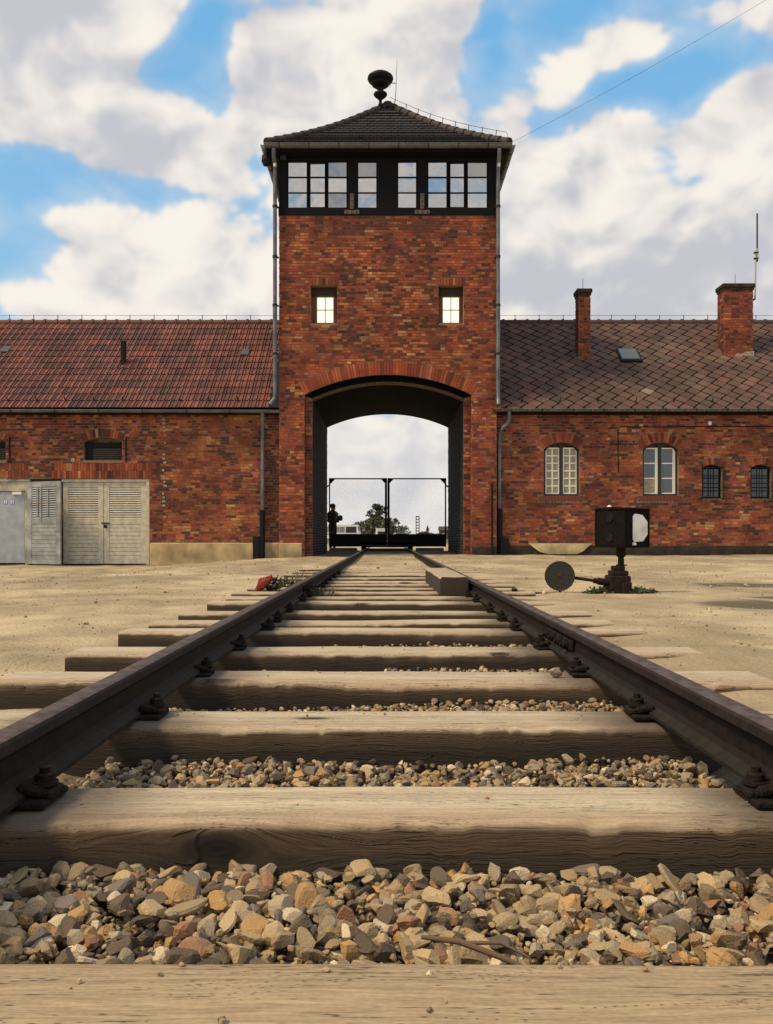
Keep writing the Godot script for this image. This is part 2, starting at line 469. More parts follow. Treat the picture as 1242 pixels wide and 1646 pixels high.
# bas: x along the wall, y up, z out of it; at: lower left corner on the face of the mortar
func brick_wall(items: Array, at: Vector3, bas: Basis, w: float, h: float, holes: Callable, colour: Callable, course := 0.078):
	var v = 0.0
	var row = 0
	while v < h - 0.02:
		var ch = min(course, h - v)
		var cuts = holes.call(v + 0.008, v + ch - 0.008)
		var u = -rng.randf() * 0.12 - (0.13 if row % 2 else 0.0)
		while u < w:
			var bl = 0.26
			if row % 2 == 1 or rng.randf() < 0.22: bl = 0.13
			bl *= rng.randf_range(0.95, 1.05)
			var spans = [Vector2(max(u, 0.0), min(u + bl, w))]
			for cut in cuts:
				var nxt = []
				for s in spans:
					if cut.y <= s.x or cut.x >= s.y: nxt.append(s)
					else:
						if cut.x > s.x: nxt.append(Vector2(s.x, cut.x))
						if cut.y < s.y: nxt.append(Vector2(cut.y, s.y))
				spans = nxt
			for s in spans:
				var lw = s.y - s.x - 0.013
				if lw < 0.025: continue
				var uc = (s.x + s.y) / 2.0; var vc = v + ch / 2.0
				var depth = 0.03
				var o = at + bas * Vector3(uc, vc, rng.randf_range(-0.008, 0.001))
				var b2 = bas * Basis(Vector3(0, 0, 1), rng.randf_range(-0.012, 0.012)) * Basis.from_scale(Vector3(lw, ch - 0.0135, depth))
				items.append([Transform3D(b2, o), colour.call(uc, vc), lw * ch])
			u += bl
		v += ch
		row += 1
# bricks on end round a segmental arch: centre, radius of the inside, ring height, half angle
func brick_ring(items: Array, centre: Vector3, radius: float, ring: float, half: float, thick: float, colour: Callable, proud := 0.004):
	var count = int(round(2.0 * half * (radius + ring * 0.4) / thick))
	for i in count:
		var a = -half + (i + 0.5) * 2.0 * half / count
		var dirv = Vector3(sin(a), cos(a), 0)
		var bas = Basis(Vector3(cos(a), -sin(a), 0), dirv, Vector3(0, 0, 1)) * Basis.from_scale(Vector3(2.0 * half * (radius + ring * 0.5) / count - 0.01, ring - 0.012, 0.034))
		var o = centre + dirv * (radius + ring / 2.0) + Vector3(0, 0, proud + rng.randf_range(-0.004, 0.004))
		items.append([Transform3D(bas, o), colour.call(o.x, o.y), thick * ring])
func arch_radius(half: float, rise: float) -> float:
	return (half * half + rise * rise) / (2.0 * rise)
# П-shaped outline: outside rectangle, opening with a segmental head
func gate_outline(x0: float, x1: float, y0: float, y1: float, cx: float, half: float, spring: float, rise: float) -> PackedVector2Array:
	var p = PackedVector2Array([Vector2(x0, y0), Vector2(x0, y1), Vector2(x1, y1), Vector2(x1, y0), Vector2(cx + half, y0)])
	var r = arch_radius(half, rise)
	var a = asin(half / r)
	for i in 25:
		var an = a - 2.0 * a * i / 24.0
		p.append(Vector2(cx + r * sin(an), spring + rise - r + r * cos(an)))
	p.append(Vector2(cx - half, y0))
	return p
# front layer of a wall with openings [x0, x1, y0, spring, rise]
func holed_layer(mb: Mb, x0: float, x1: float, y0: float, y1: float, z0: float, z1: float, openings: Array):
	var x = x0
	for o in openings:
		if o[0] > x: mb.bx(Vector3(x, y0, z0), Vector3(o[0], y1, z1))
		var xa = max(o[0], x0); var xb = min(o[1], x1)
		if o[2] > y0: mb.bx(Vector3(xa, y0, z0), Vector3(xb, o[2], z1))
		var p = PackedVector2Array([Vector2(xa, y1), Vector2(xb, y1), Vector2(xb, o[3])])
		if o[4] > 0.0:
			var half = (o[1] - o[0]) / 2.0
			var r = arch_radius(half, o[4])
			var a = asin(half / r)
			for i in range(1, 12):
				var an = a - 2.0 * a * i / 12.0
				p.append(Vector2((o[0] + o[1]) / 2.0 + r * sin(an), o[3] + o[4] - r + r * cos(an)))
		p.append(Vector2(xa, o[3]))
		mb.prism(p, z0, z1)
		x = xb
	if x < x1: mb.bx(Vector3(x, y0, z0), Vector3(x1, y1, z1))
func opening_cut(o: Array, v0: float, v1: float, ring: float) -> Array:
	if v1 < o[2] or v0 > o[3] + o[4] + ring: return []
	if v1 <= o[3] + 0.02: return [Vector2(o[0], o[1])]
	var half = (o[1] - o[0]) / 2.0
	var c = (o[0] + o[1]) / 2.0
	if o[4] <= 0.0: return [Vector2(c - half - 0.04, c + half + 0.04)]
	var r = arch_radius(half, o[4])
	var cy = o[3] + o[4] - r
	var vm = (v0 + v1) / 2.0 - cy
	var R = r + ring
	if vm >= R: return []
	var dx = min(sqrt(R * R - vm * vm), vm * half / (r - o[4]) + 0.0)
	return [Vector2(c - dx, c + dx)]
func half_pipe(mb: Mb, a: Vector3, b: Vector3, r: float, seg := 9):
	var d = (b - a).normalized()
	var s = d.cross(Vector3.UP).normalized()
	var pts = []; var nr = []
	for i in seg + 1:
		var an = PI + PI * i / seg
		nr.append(s * cos(an) + Vector3.UP * sin(an))
	for i in seg:
		var n0 = nr[i]; var n1 = nr[i + 1]
		mb.tri_n(a + n0 * r, b + n0 * r, b + n1 * r, n0, n0, n1, mb.col, mb.col, mb.col)
		mb.tri_n(a + n0 * r, b + n1 * r, a + n1 * r, n0, n1, n1, mb.col, mb.col, mb.col)
		var q = r - 0.006
		mb.tri_n(a + n0 * q, b + n1 * q, b + n0 * q, -n0, -n1, -n0, mb.col, mb.col, mb.col)
		mb.tri_n(a + n0 * q, a + n1 * q, b + n1 * q, -n0, -n1, -n1, mb.col, mb.col, mb.col)
	for i in seg - 1:
		mb.tri(a + nr[0] * r, a + nr[i + 1] * r, a + nr[i + 2] * r)
		mb.tri(b + nr[0] * r, b + nr[i + 2] * r, b + nr[i + 1] * r)
	for e in [nr[0], nr[seg]]:
		mb.tube([a + e * r, b + e * r], 0.011, 6)
func gutter(parent: Node3D, a: Vector3, b: Vector3, r: float, step: float):
	var mb = Mb.new()
	half_pipe(mb, a, b, r)
	var g = build("gutter", mb, M.zinc, parent)
	var n = int(a.distance_to(b) / step)
	var m2 = Mb.new()
	var d = (b - a).normalized()
	half_pipe(m2, -d * 0.014, d * 0.014, r + 0.008)
	var shared = m2.mesh(M.iron)
	for i in n:
		part("gutter_bracket", shared, g, Transform3D(Basis(), a + d * (i + 0.5) * step))
# crushed stone: a ball cut by random planes
func stone_points(k: int, fine: bool) -> Array:
	var r = RandomNumberGenerator.new(); r.seed = 400 + k
	var s = SphereMesh.new()
	s.radius = 1.0; s.height = 2.0
	s.radial_segments = 11 if fine else 6
	s.rings = 6 if fine else 3
	var arr = s.get_mesh_arrays()
	var pts = arr[Mesh.ARRAY_VERTEX]; var idx = arr[Mesh.ARRAY_INDEX]
	var planes = []
	for i in 8:
		planes.append([Vector3(r.randfn(), r.randfn(), r.randfn()).normalized(), r.randf_range(0.30, 0.75)])
	var sc = Vector3(r.randf_range(0.85, 1.35), r.randf_range(0.65, 0.95), r.randf_range(0.75, 1.15))
	var q = []
	for p in pts:
		var w = p
		for pass_ in 2:
			for pl in planes:
				var over = w.dot(pl[0]) - pl[1]
				if over > 0: w -= pl[0] * over
		q.append(w * sc)
	return [q, idx]
func stone_shape(k: int, fine: bool) -> Callable:
	var s = stone_points(k, fine)
	return func(mb: Mb):
		for i in range(0, s[1].size(), 3):
			mb.out_tri(s[0][s[1][i]], s[0][s[1][i + 1]], s[0][s[1][i + 2]], Vector3.ZERO)
func pick(pal: Array, r := -1.0) -> Color:
	var tot = 0.0
	for p in pal: tot += p[3]
	var q = (rng.randf() if r < 0 else r) * tot
	for p in pal:
		q -= p[3]
		if q <= 0: 
			var k = rng.randf_range(0.8, 1.2)
			return Color(p[0] * k, p[1] * k, p[2] * k)
	return Color(pal[0][0], pal[0][1], pal[0][2])
func random_turn() -> Basis:
	return Basis.from_euler(Vector3(rng.randf() * TAU, rng.randf() * TAU, rng.randf() * TAU))
func leaf_cloud(mb: Mb, c: Vector3, r: Vector3, n: int, size: float, dark: Color, light: Color):
	for i in n:
		var d = Vector3(rng.randfn(), rng.randfn(), rng.randfn()).normalized() * pow(rng.randf(), 0.45)
		var p = c + d * r
		var b = random_turn()
		var s = size * rng.randf_range(0.6, 1.4)
		mb.col = dark.lerp(light, rng.randf())
		mb.tri(p + b * Vector3(-s, 0, 0), p + b * Vector3(s * 0.2, -s * 0.5, 0), p + b * Vector3(s, 0, 0.1 * s))
		mb.tri(p + b * Vector3(-s, 0, 0), p + b * Vector3(s, 0, 0.1 * s), p + b * Vector3(-s * 0.1, s * 0.5, 0))
# one smooth skin round tapered bones [from, to, radius, radius]
func skin(mb: Mb, bones: Array, cell: float, k: float, colour: Callable):
	var lo = Vector3.ONE * 1e9; var hi = -lo
	for b in bones:
		var rr = max(b[2], b[3]) + k + cell * 2
		for e in [b[0], b[1]]:
			lo = lo.min(e - Vector3.ONE * rr); hi = hi.max(e + Vector3.ONE * rr)
	var nx = int((hi.x - lo.x) / cell) + 2; var ny = int((hi.y - lo.y) / cell) + 2; var nz = int((hi.z - lo.z) / cell) + 2
	var f := PackedFloat32Array()
	f.resize(nx * ny * nz); f.fill(1.0)
	for b in bones:
		var rr = max(b[2], b[3]) + k + cell * 2
		var a0 = ((b[0].min(b[1]) - Vector3.ONE * rr - lo) / cell).floor().max(Vector3.ZERO)
		var a1 = ((b[0].max(b[1]) + Vector3.ONE * rr - lo) / cell).ceil()
		var ab = b[1] - b[0]
		var l2 = max(ab.length_squared(), 1e-9)
		for z in range(int(a0.z), min(int(a1.z) + 1, nz)):
			for y in range(int(a0.y), min(int(a1.y) + 1, ny)):
				for x in range(int(a0.x), min(int(a1.x) + 1, nx)):
					var p = lo + Vector3(x, y, z) * cell
					var t = clamp((p - b[0]).dot(ab) / l2, 0.0, 1.0)
					var d = p.distance_to(b[0] + ab * t) - lerp(b[2], b[3], t)
					var i = (z * ny + y) * nx + x
					var o = f[i]
					var h = max(k - abs(o - d), 0.0) / k
					f[i] = min(o, d) - h * h * k * 0.25
	var vert = {}
	for z in nz - 1:
		for y in ny - 1:
			for x in nx - 1:
				var s = Vector3.ZERO; var cnt = 0
				var base = (z * ny + y) * nx + x
				var inside = 0
				var g = []
				for q in 8:
					var w = f[base + (q & 1) + ((q >> 1) & 1) * nx + ((q >> 2) & 1) * nx * ny]
					g.append(w)
					if w < 0: inside += 1
				if inside == 0 or inside == 8: continue
				for e in [[0, 1], [2, 3], [4, 5], [6, 7], [0, 2], [1, 3], [4, 6], [5, 7], [0, 4], [1, 5], [2, 6], [3, 7]]:
					var ga = g[e[0]]; var gb = g[e[1]]
					if (ga < 0) == (gb < 0): continue
					var t = ga / (ga - gb)
					var pa = Vector3(e[0] & 1, (e[0] >> 1) & 1, (e[0] >> 2) & 1); var pb = Vector3(e[1] & 1, (e[1] >> 1) & 1, (e[1] >> 2) & 1)
					s += pa.lerp(pb, t); cnt += 1
				var grad = Vector3(g[1] + g[3] + g[5] + g[7] - g[0] - g[2] - g[4] - g[6], g[2] + g[3] + g[6] + g[7] - g[0] - g[1] - g[4] - g[5], g[4] + g[5] + g[6] + g[7] - g[0] - g[1] - g[2] - g[3])
				var pos = lo + (Vector3(x, y, z) + s / cnt) * cell
				vert[base] = [pos, grad.normalized(), colour.call(pos)]
	var put = func(a, b, c, d, flip):
		if not (vert.has(a) and vert.has(b) and vert.has(c) and vert.has(d)): return
		var q = [vert[a], vert[b], vert[c], vert[d]]
		if flip: q.reverse()
		mb.tri_n(q[0][0], q[1][0], q[2][0], q[0][1], q[1][1], q[2][1], q[0][2], q[1][2], q[2][2])
		mb.tri_n(q[0][0], q[2][0], q[3][0], q[0][1], q[2][1], q[3][1], q[0][2], q[2][2], q[3][2])
	var sx = 1; var sy = nx; var sz = nx * ny
	for z in range(1, nz - 1):
		for y in range(1, ny - 1):
			for x in range(1, nx - 1):
				var i = (z * ny + y) * nx + x
				var ins = f[i] < 0
				if ins != (f[i + sx] < 0): put.call(i - sy - sz, i - sz, i, i - sy, not ins)
				if ins != (f[i + sy] < 0): put.call(i - sx - sz, i - sx, i, i - sz, not ins)
				if ins != (f[i + sz] < 0): put.call(i - sx - sy, i - sy, i, i - sx, not ins)

# ---------------------------------------------------------------- the gate tower
const RED := [[0.60, 0.125, 0.052, 5.0], [0.50, 0.098, 0.046, 4.0], [0.68, 0.165, 0.060, 3.0], [0.41, 0.078, 0.042, 2.0], [0.64, 0.24, 0.15, 0.8]]
const BURNT := [[0.17, 0.055, 0.036, 3.0], [0.24, 0.06, 0.036, 2.5], [0.10, 0.046, 0.034, 1.6], [0.30, 0.07, 0.04, 1.5]]
const ORANGE := [[0.78, 0.23, 0.065, 3.0], [0.86, 0.36, 0.11, 1.5], [0.72, 0.18, 0.055, 2.5], [0.88, 0.50, 0.23, 0.8]]
func brick_mix(orange: float, burnt: float) -> Color:
	var r = rng.randf()
	if r < orange: return pick(ORANGE).lerp(Color(0.56, 0.12, 0.05), rng.randf_range(0.0, 0.4))
	if r < orange + burnt: return pick(BURNT).lerp(Color(0.40, 0.085, 0.042), rng.randf_range(0.0, 0.3))
	return pick(RED)
func tower_colour(u: float, v: float) -> Color:   # u from the left corner, v from the ground
	var mid = clamp(1.0 - abs(u - 3.0) / 2.0, 0.0, 1.0)
	var n1 = na.get_noise_2d(u * 50.0, v * 90.0); var n2 = nb.get_noise_2d(u * 45.0 + 300.0, v * 100.0)
	var o = clamp(0.05 + 1.0 * max(n1, 0.0) + 0.22 * mid * smoothstep(9.0, 7.0, v) - 0.1 * smoothstep(8.0, 9.5, v), 0.02, 0.75)
	var b = clamp(0.08 + 1.2 * max(n2, 0.0) + 0.2 * mid * smoothstep(4.8, 6.0, v), 0.02, 0.7)
	if v > 9.0 and abs(abs(u - 3.0) - 0.95) < 0.32: b += 0.45
	return brick_mix(o, b)
func reveal_colour(_u: float, _v: float) -> Color:
	return brick_mix(0.1, 0.45)
func passage_shade_colour(_u: float, _v: float) -> Color:  # near-black brick, the shade of the passage put into its colour
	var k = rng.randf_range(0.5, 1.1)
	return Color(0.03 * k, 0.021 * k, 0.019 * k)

func gate_tower():
	var T = thing("gate_tower", "tall red brick gate tower with glazed lookout room and arched passage over the rails", "tower", Vector3(0, 0, -FRONT))
	var cx = 0.04; var x0 = -2.99; var x1 = 3.07; var D = 6.2; var top = 9.53
	var ho = 2.33; var so = 4.50; var ro = 0.56
	var hi_ = 2.13; var si = 4.40; var ri = 0.47
	var wins = [[-2.12, -1.38, 6.50, 7.56, 0.0], [1.45, 2.15, 6.50, 7.56, 0.0]]
	var w = Mb.new()
	w.prism(gate_outline(x0, x1, -0.6, 6.2, cx, ho, so, ro), -0.25, 0)
	w.prism(gate_outline(x0, x1, -0.6, 6.2, cx, hi_, si, ri), -0.45, -0.25)
	holed_layer(w, x0, x1, 6.2, top, -0.45, 0, wins)
	w.prism(gate_outline(x0, x1, -0.6, top, cx, hi_, si, ri), -D, -0.45)
	var wall = build("wall", w, M.mortar_red, T)
	# lintel band under the outer arch, and the passage lining, its shade deepened in the colour
	var r = arch_radius(hi_, ri); var a = asin(hi_ / r)
	var lb = Mb.new()
	for i in 24:
		var a0 = -a + 2 * a * i / 24.0; var a1 = -a + 2 * a * (i + 1) / 24.0
		var P = func(an, rr, z): return Vector3(cx + rr * sin(an), si + ri - r + rr * cos(an), z)
		var q = [P.call(a0, r - 0.005, -0.24), P.call(a1, r - 0.005, -0.24), P.call(a1, r + 0.045, -0.24), P.call(a0, r + 0.045, -0.24)]
		var q2 = [P.call(a0, r - 0.005, -0.30), P.call(a1, r - 0.005, -0.30), P.call(a1, r + 0.045, -0.30), P.call(a0, r + 0.045, -0.30)]
		var ins = (q[0] + q[2] + q2[0] + q2[2]) / 4.0
		lb.out_quad(q[0], q[1], q[2], q[3], ins); lb.out_quad(q[0], q[1], q2[1], q2[0], ins); lb.out_quad(q[3], q[2], q2[2], q2[3], ins)
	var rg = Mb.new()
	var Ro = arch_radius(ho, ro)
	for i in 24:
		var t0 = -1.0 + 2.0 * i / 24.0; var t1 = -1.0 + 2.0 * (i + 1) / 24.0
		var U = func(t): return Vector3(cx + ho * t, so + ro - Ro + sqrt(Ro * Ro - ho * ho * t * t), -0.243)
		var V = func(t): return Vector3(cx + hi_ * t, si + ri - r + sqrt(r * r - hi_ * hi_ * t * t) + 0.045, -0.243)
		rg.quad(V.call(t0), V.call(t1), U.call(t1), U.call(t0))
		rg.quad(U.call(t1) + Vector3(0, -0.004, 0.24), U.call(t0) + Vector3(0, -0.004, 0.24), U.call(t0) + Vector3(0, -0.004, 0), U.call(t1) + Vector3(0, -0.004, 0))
	build("arch_shade_band", rg, M.near_black, T)  # near-black sheet, shade under the outer arch put into the colour
	build("arch_lintel", lb, M.concrete_dark, T)
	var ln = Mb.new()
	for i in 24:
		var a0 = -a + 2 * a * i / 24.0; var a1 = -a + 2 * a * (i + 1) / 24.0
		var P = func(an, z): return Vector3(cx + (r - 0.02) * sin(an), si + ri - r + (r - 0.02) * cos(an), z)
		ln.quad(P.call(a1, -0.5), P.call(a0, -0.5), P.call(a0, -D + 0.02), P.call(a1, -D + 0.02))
	build("passage_ceiling", ln, M.near_black, T)
	# bricks of the front
	var origin = Vector3(x0, -0.02, 0.0)
	var items = []
	var go = [cx - ho - x0, cx + ho - x0, -1.0, so + 0.02, ro]
	var holes = func(v0, v1):
		var c = opening_cut(go, v0, v1, 0.40)
		for o in wins:
			c += opening_cut([o[0] - x0, o[1] - x0, o[2] + 0.02, o[3] + 0.02, 0.0], v0, v1, 0.22)
		if v1 < 0.40: c.append(Vector2(-1, 0.64))
		if v1 < 0.30: c.append(Vector2(5.3, 8.0))
		return c
	var fixed = []
	var base = T.position
	brick_wall(items, origin, Basis(), x1 - x0, top + 0.02, holes, tower_colour)
	var R = arch_radius(ho, ro)
	brick_ring(items, Vector3(cx, so + ro - R, 0), R, 0.385, asin(ho / R), 0.085, func(_u, _v): return brick_mix(0.07, 0.10))
	for o in wins:
		var n = int((o[1] - o[0] + 0.1) / 0.085)
		for i in n:
			var u = o[0] - 0.04 + (i + 0.5) * (o[1] - o[0] + 0.08) / n
			items.append([Transform3D(Basis.from_scale(Vector3(0.072, 0.205, 0.034)), Vector3(u, o[3] + 0.108, 0.003)), brick_mix(0.2, 0.2), 0.015])
	var world_items = func(list):
		for it in list: it[2] *= 1.0
		return list
	lay_local(items, "brick", "brickwork", [brick_shape(0), brick_shape(1)], M.brick, wall, 300, base)
	# brick on the sides, the reveals and inside the passage
	var more = []
	var none = func(_a, _b): return []
	brick_wall(more, Vector3(x0, -0.02, -D), Basis(Vector3(0, 0, 1), Vector3.UP, Vector3(-1, 0, 0)), D, top, none, tower_colour)
	brick_wall(more, Vector3(x1, -0.02, 0), Basis(Vector3(0, 0, -1), Vector3.UP, Vector3(1, 0, 0)), D, top, none, tower_colour)
	brick_wall(more, Vector3(x1, -0.02, -D), Basis(Vector3(-1, 0, 0), Vector3.UP, Vector3(0, 0, -1)), x1 - x0, top, func(v0, v1): return opening_cut([x1 - cx - hi_, x1 - cx + hi_, -1.0, si, ri], v0, v1, 0.10), tower_colour)
	for s in [-1.0, 1.0]:
		var jx = cx + s * hi_
		var bz = Basis(Vector3(0, 0, -s), Vector3.UP, Vector3(-s, 0, 0))
		brick_wall(more, Vector3(jx, -0.02, -0.25 if s > 0 else -D), Basis(Vector3(0, 0, -1), Vector3.UP, Vector3(-1, 0, 0)) if s > 0 else Basis(Vector3(0, 0, 1), Vector3.UP, Vector3(1, 0, 0)), D - 0.25, si, none, passage_shade_colour)
		var ox = cx + s * ho
		brick_wall(more, Vector3(ox, -0.02, 0.0 if s > 0 else -0.25), Basis(Vector3(0, 0, -1), Vector3.UP, Vector3(-1, 0, 0)) if s > 0 else Basis(Vector3(0, 0, 1), Vector3.UP, Vector3(1, 0, 0)), 0.25, so, none, reveal_colour)
		brick_wall(more, Vector3(jx if s > 0 else ox, -0.02, -0.25), Basis(), ho - hi_, so - 0.1, none, reveal_colour)
	lay_local(more, "brick", "side_brickwork", [brick_shape(2)], M.brick, wall, 0, base)
	# small windows, the glow of their panes stands in for bright sky behind
	for o in wins:
		var fr = Mb.new()
		var c = (o[0] + o[1]) / 2.0 + 0.02
		var yb = 6.565; var yt = 7.335; var hw = 0.255
		var tp = Mb.new()
		tp.bx(Vector3(o[0], yt, -0.40), Vector3(o[1], o[3], -0.22))
		build("window_lintel", tp, M.dark_wood_brown, T)
		fr.bx(Vector3(o[0], o[2], -0.40), Vector3(c - hw, yt, -0.27)); fr.bx(Vector3(c + hw, o[2], -0.40), Vector3(o[1], yt, -0.27))
		fr.bx(Vector3(c - hw, o[2], -0.40), Vector3(c + hw, yb, -0.27))
		build("window_reveal", fr, M.dark_reveal, T)
		var win = Mb.new()
		var z = -0.30
		for q in [[c - hw, c - hw + 0.03, yb, yt], [c + hw - 0.03, c + hw, yb, yt], [c - 0.011, c + 0.011, yb, yt]]:
			win.bx(Vector3(q[0], q[2], z - 0.03), Vector3(q[1], q[3], z + 0.012))
		for q in [[yb, yb + 0.03], [yt - 0.03, yt], [(yb + yt) / 2 - 0.011, (yb + yt) / 2 + 0.011]]:
			win.bx(Vector3(c - hw, q[0], z - 0.028), Vector3(c + hw, q[1], z + 0.010))
		var wn = build("window", win, M.yellow_frame, T)
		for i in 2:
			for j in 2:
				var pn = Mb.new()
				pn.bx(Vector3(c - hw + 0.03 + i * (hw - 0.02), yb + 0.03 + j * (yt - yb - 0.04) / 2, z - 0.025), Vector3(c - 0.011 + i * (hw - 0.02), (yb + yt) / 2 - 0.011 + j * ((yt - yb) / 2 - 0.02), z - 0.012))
				build("pane", pn, M.glow_pane, wn)
	# plinths
	var pl = Mb.new()
	pl.bx(Vector3(x0 - 0.0, -0.5, -0.3), Vector3(-2.36, 0.365, 0.04), 0.015)
	build("plinth", pl, M.concrete, T)
	var pr = Mb.new()
	pr.bx(Vector3(2.38, -0.5, -0.3), Vector3(x1, 0.275, 0.03), 0.015)
	build("plinth", pr, M.tar, T)
	var cd = Mb.new()
	cd.tube([Vector3(2.94, -0.05, 0.07), Vector3(2.94, 2.05, 0.07)], 0.03, 8)
	build("conductor_pipe", cd, M.black_iron, T)
	# lookout room of dark timber
	var cab = Mb.new()
	var y1 = 11.42
	cab.bx(Vector3(x0 + 0.12, top, -D + 0.12), Vector3(x1 - 0.12, y1, -0.12))
	var room = build("lookout_room", cab, M.dark_wood, T)
	var S = func(px): return (px - 621.0) * FRONT / 1382.0
	var Y = func(py): return 0.505 + (865.0 - py) * FRONT / 1382.0
	for face in 4:
		var tf = Transform3D(Basis(Vector3.UP, face * PI / 2), Vector3.ZERO)
		# each side keeps the same pattern of posts, stretched to its length
		var half = (x1 - x0) / 2.0 if face % 2 == 0 else D / 2.0
		var off = D / 2.0 if face % 2 == 0 else (x1 - x0) / 2.0
		var ctr = Transform3D(Basis(), Vector3(cx, 0, -D / 2.0)) * tf
		var kx = half / 3.03
		var F = func(px): return (S.call(px) - cx) * kx
		var fm = Mb.new()
		for q in [[449, 461], [558.5, 573.5], [606.5, 638], [670.5, 686.5], [784.5, 798]]:
			fm.bx(Vector3(F.call(q[0]), top + 0.01, off - 0.14), Vector3(F.call(q[1]), y1, off + 0.015), 0.006)
		fm.bx(Vector3(-half, top - 0.02, off - 0.13), Vector3(half, Y.call(334), off + 0.03), 0.01)
		fm.bx(Vector3(-half, Y.call(259), off - 0.13), Vector3(half, y1, off + 0.005), 0.006)
		build("timber_frame", fm, M.dark_wood, room, ctr)
		for q in [[461, 494.5], [496.5, 523.5], [525.5, 558.5], [573.5, 606.5], [638, 670.5], [686.5, 719.5], [722, 747.5], [750, 784.5]]:
			var small = q[1] - q[0] < 28
			var xa = F.call(q[0]); var xb = F.call(q[1])
			var ya = Y.call(334.0); var yb = Y.call(259.0)
			var sash = Mb.new()
			var e = 0.035
			sash.bx(Vector3(xa, ya, off - 0.09), Vector3(xa + e, yb, off - 0.03)); sash.bx(Vector3(xb - e, ya, off - 0.09), Vector3(xb, yb, off - 0.03))
			sash.bx(Vector3(xa + e, ya, off - 0.088), Vector3(xb - e, ya + (0.035 if small else 0.012), off - 0.032)); sash.bx(Vector3(xa + e, yb - (0.05 if small else 0.012), off - 0.088), Vector3(xb - e, yb, off - 0.032))
			for k in [1, 2]:
				var yy = lerp(ya, yb, k / 3.0)
				sash.bx(Vector3(xa + e, yy - 0.016, off - 0.085), Vector3(xb - e, yy + 0.016, off - 0.035))
			build("window_sash", sash, M.dark_wood, room, ctr)
			for k in 3:
				var p2 = Mb.new()
				var ry = lerp(ya, yb, (k + 0.5) / 3.0)
				p2.box(Vector3.ZERO, Vector3(xb - xa - 2 * e + 0.006, (yb - ya) / 3.0 - 0.028, 0.006))
				var tilt = Basis.from_euler(Vector3(rng.randf_range(-0.02, 0.02) - 0.004 * k, rng.randf_range(-0.02, 0.02), 0))
				build("pane", p2, M.mirror_pane if rng.randf() < 0.75 else M.mirror_pane_dim, room, ctr * Transform3D(tilt, Vector3((xa + xb) / 2, ry, off - 0.06)))
	# iron straps that hold the posts to the brickwork
	for s in [565.5, 678.5]:
		var st = Mb.new()
		st.bx(Vector3(S.call(s - 3.2), Y.call(336.5), 0.034), Vector3(S.call(s + 3.2), Y.call(312), 0.05), 0.003)
		var o = build("iron_strap", st, M.strap, T)
		var s2 = Mb.new()
		s2.bx(Vector3(S.call(s - 12), Y.call(345), 0.036), Vector3(S.call(s + 12), Y.call(338.5), 0.052), 0.003)
		var o2 = build("iron_strap", s2, M.strap, T)
		for k in 3:
			var bo = Mb.new()
			bo.box(Vector3.ZERO, Vector3(0.035, 0.035, 0.02), 0.005)
			build("bolt", bo, M.iron, o, Transform3D(Basis(), Vector3(S.call(s), Y.call(315.5 + k * 8.5), 0.058)))
			build("bolt", bo, M.iron, o2, Transform3D(Basis(), Vector3(S.call(s - 8 + k * 8), Y.call(341.8), 0.06)))
	tower_roof(T, cx, D)
	# rainwater pipes on both edges
	for s in [-1.0, 1.0]:
		var ex = x0 - 0.11 if s < 0 else x1 + 0.03
		var dp = Mb.new()
		dp.tube([Vector3(ex + s * 0.0, 11.22, 0.36), Vector3(ex, 11.02, 0.34), Vector3(ex, 10.86, 0.12), Vector3(ex, 10.70, 0.10), Vector3(ex, 7.0, 0.10)], 0.056, 10)
		dp.tube([Vector3(ex, 7.02, 0.10), Vector3(ex, 4.45, 0.10), Vector3(ex - (0.0 if s > 0 else 0.03), 4.34, 0.14), Vector3(ex - (0.0 if s > 0 else 0.13), 4.2, 0.20)], 0.062, 10)
		var o = build("downpipe", dp, M.zinc, T)
		for yy in [9.7, 8.3, 6.95, 5.6]:
			var br = Mb.new()
			br.tube([Vector3(ex, yy, 0.10), Vector3(ex, yy + 0.06, 0.10)], 0.074, 10)
			br.bx(Vector3(min(ex, ex - s * 0.1), yy + 0.01, 0.0), Vector3(max(ex, ex - s * 0.1), yy + 0.04, 0.07))
			build("pipe_bracket", br, M.iron, o)
		var bulb = Mb.new()
		bulb.lathe([Vector2(0, 0), Vector2(0.035, 0.01), Vector2(0.045, 0.05), Vector2(0.035, 0.11), Vector2(0.026, 0.16), Vector2(0.022, 0.42), Vector2(0, 0.42)], 12)
		build("white_insulator", bulb, M.white, T, Transform3D(Basis(), Vector3(ex + 0.01, 10.78, 0.20)))
	# spotlight and small box below the left eave
	var lamp = Mb.new()
	lamp.xf = Transform3D(Basis(Vector3(0, 0, 1), 0.15))
	lamp.lathe([Vector2(0, -0.17), Vector2(0.10, -0.15), Vector2(0.135, -0.02), Vector2(0.10, 0.12), Vector2(0.05, 0.17), Vector2(0, 0.17)], 16)
	lamp.tube([Vector3(0, 0.1, 0), Vector3(0.1, 0.22, 0), Vector3(0.3, 0.25, -0.1)], 0.02, 6)
	build("spotlight", lamp, M.black_iron, T, Transform3D(Basis(), Vector3(-3.34, 11.0, 0.15)))
	var jb = Mb.new()
	jb.bx(Vector3(-2.95, 11.02, 0.016), Vector3(-2.79, 11.28, 0.12), 0.01)
	build("junction_box", jb, M.iron, T)

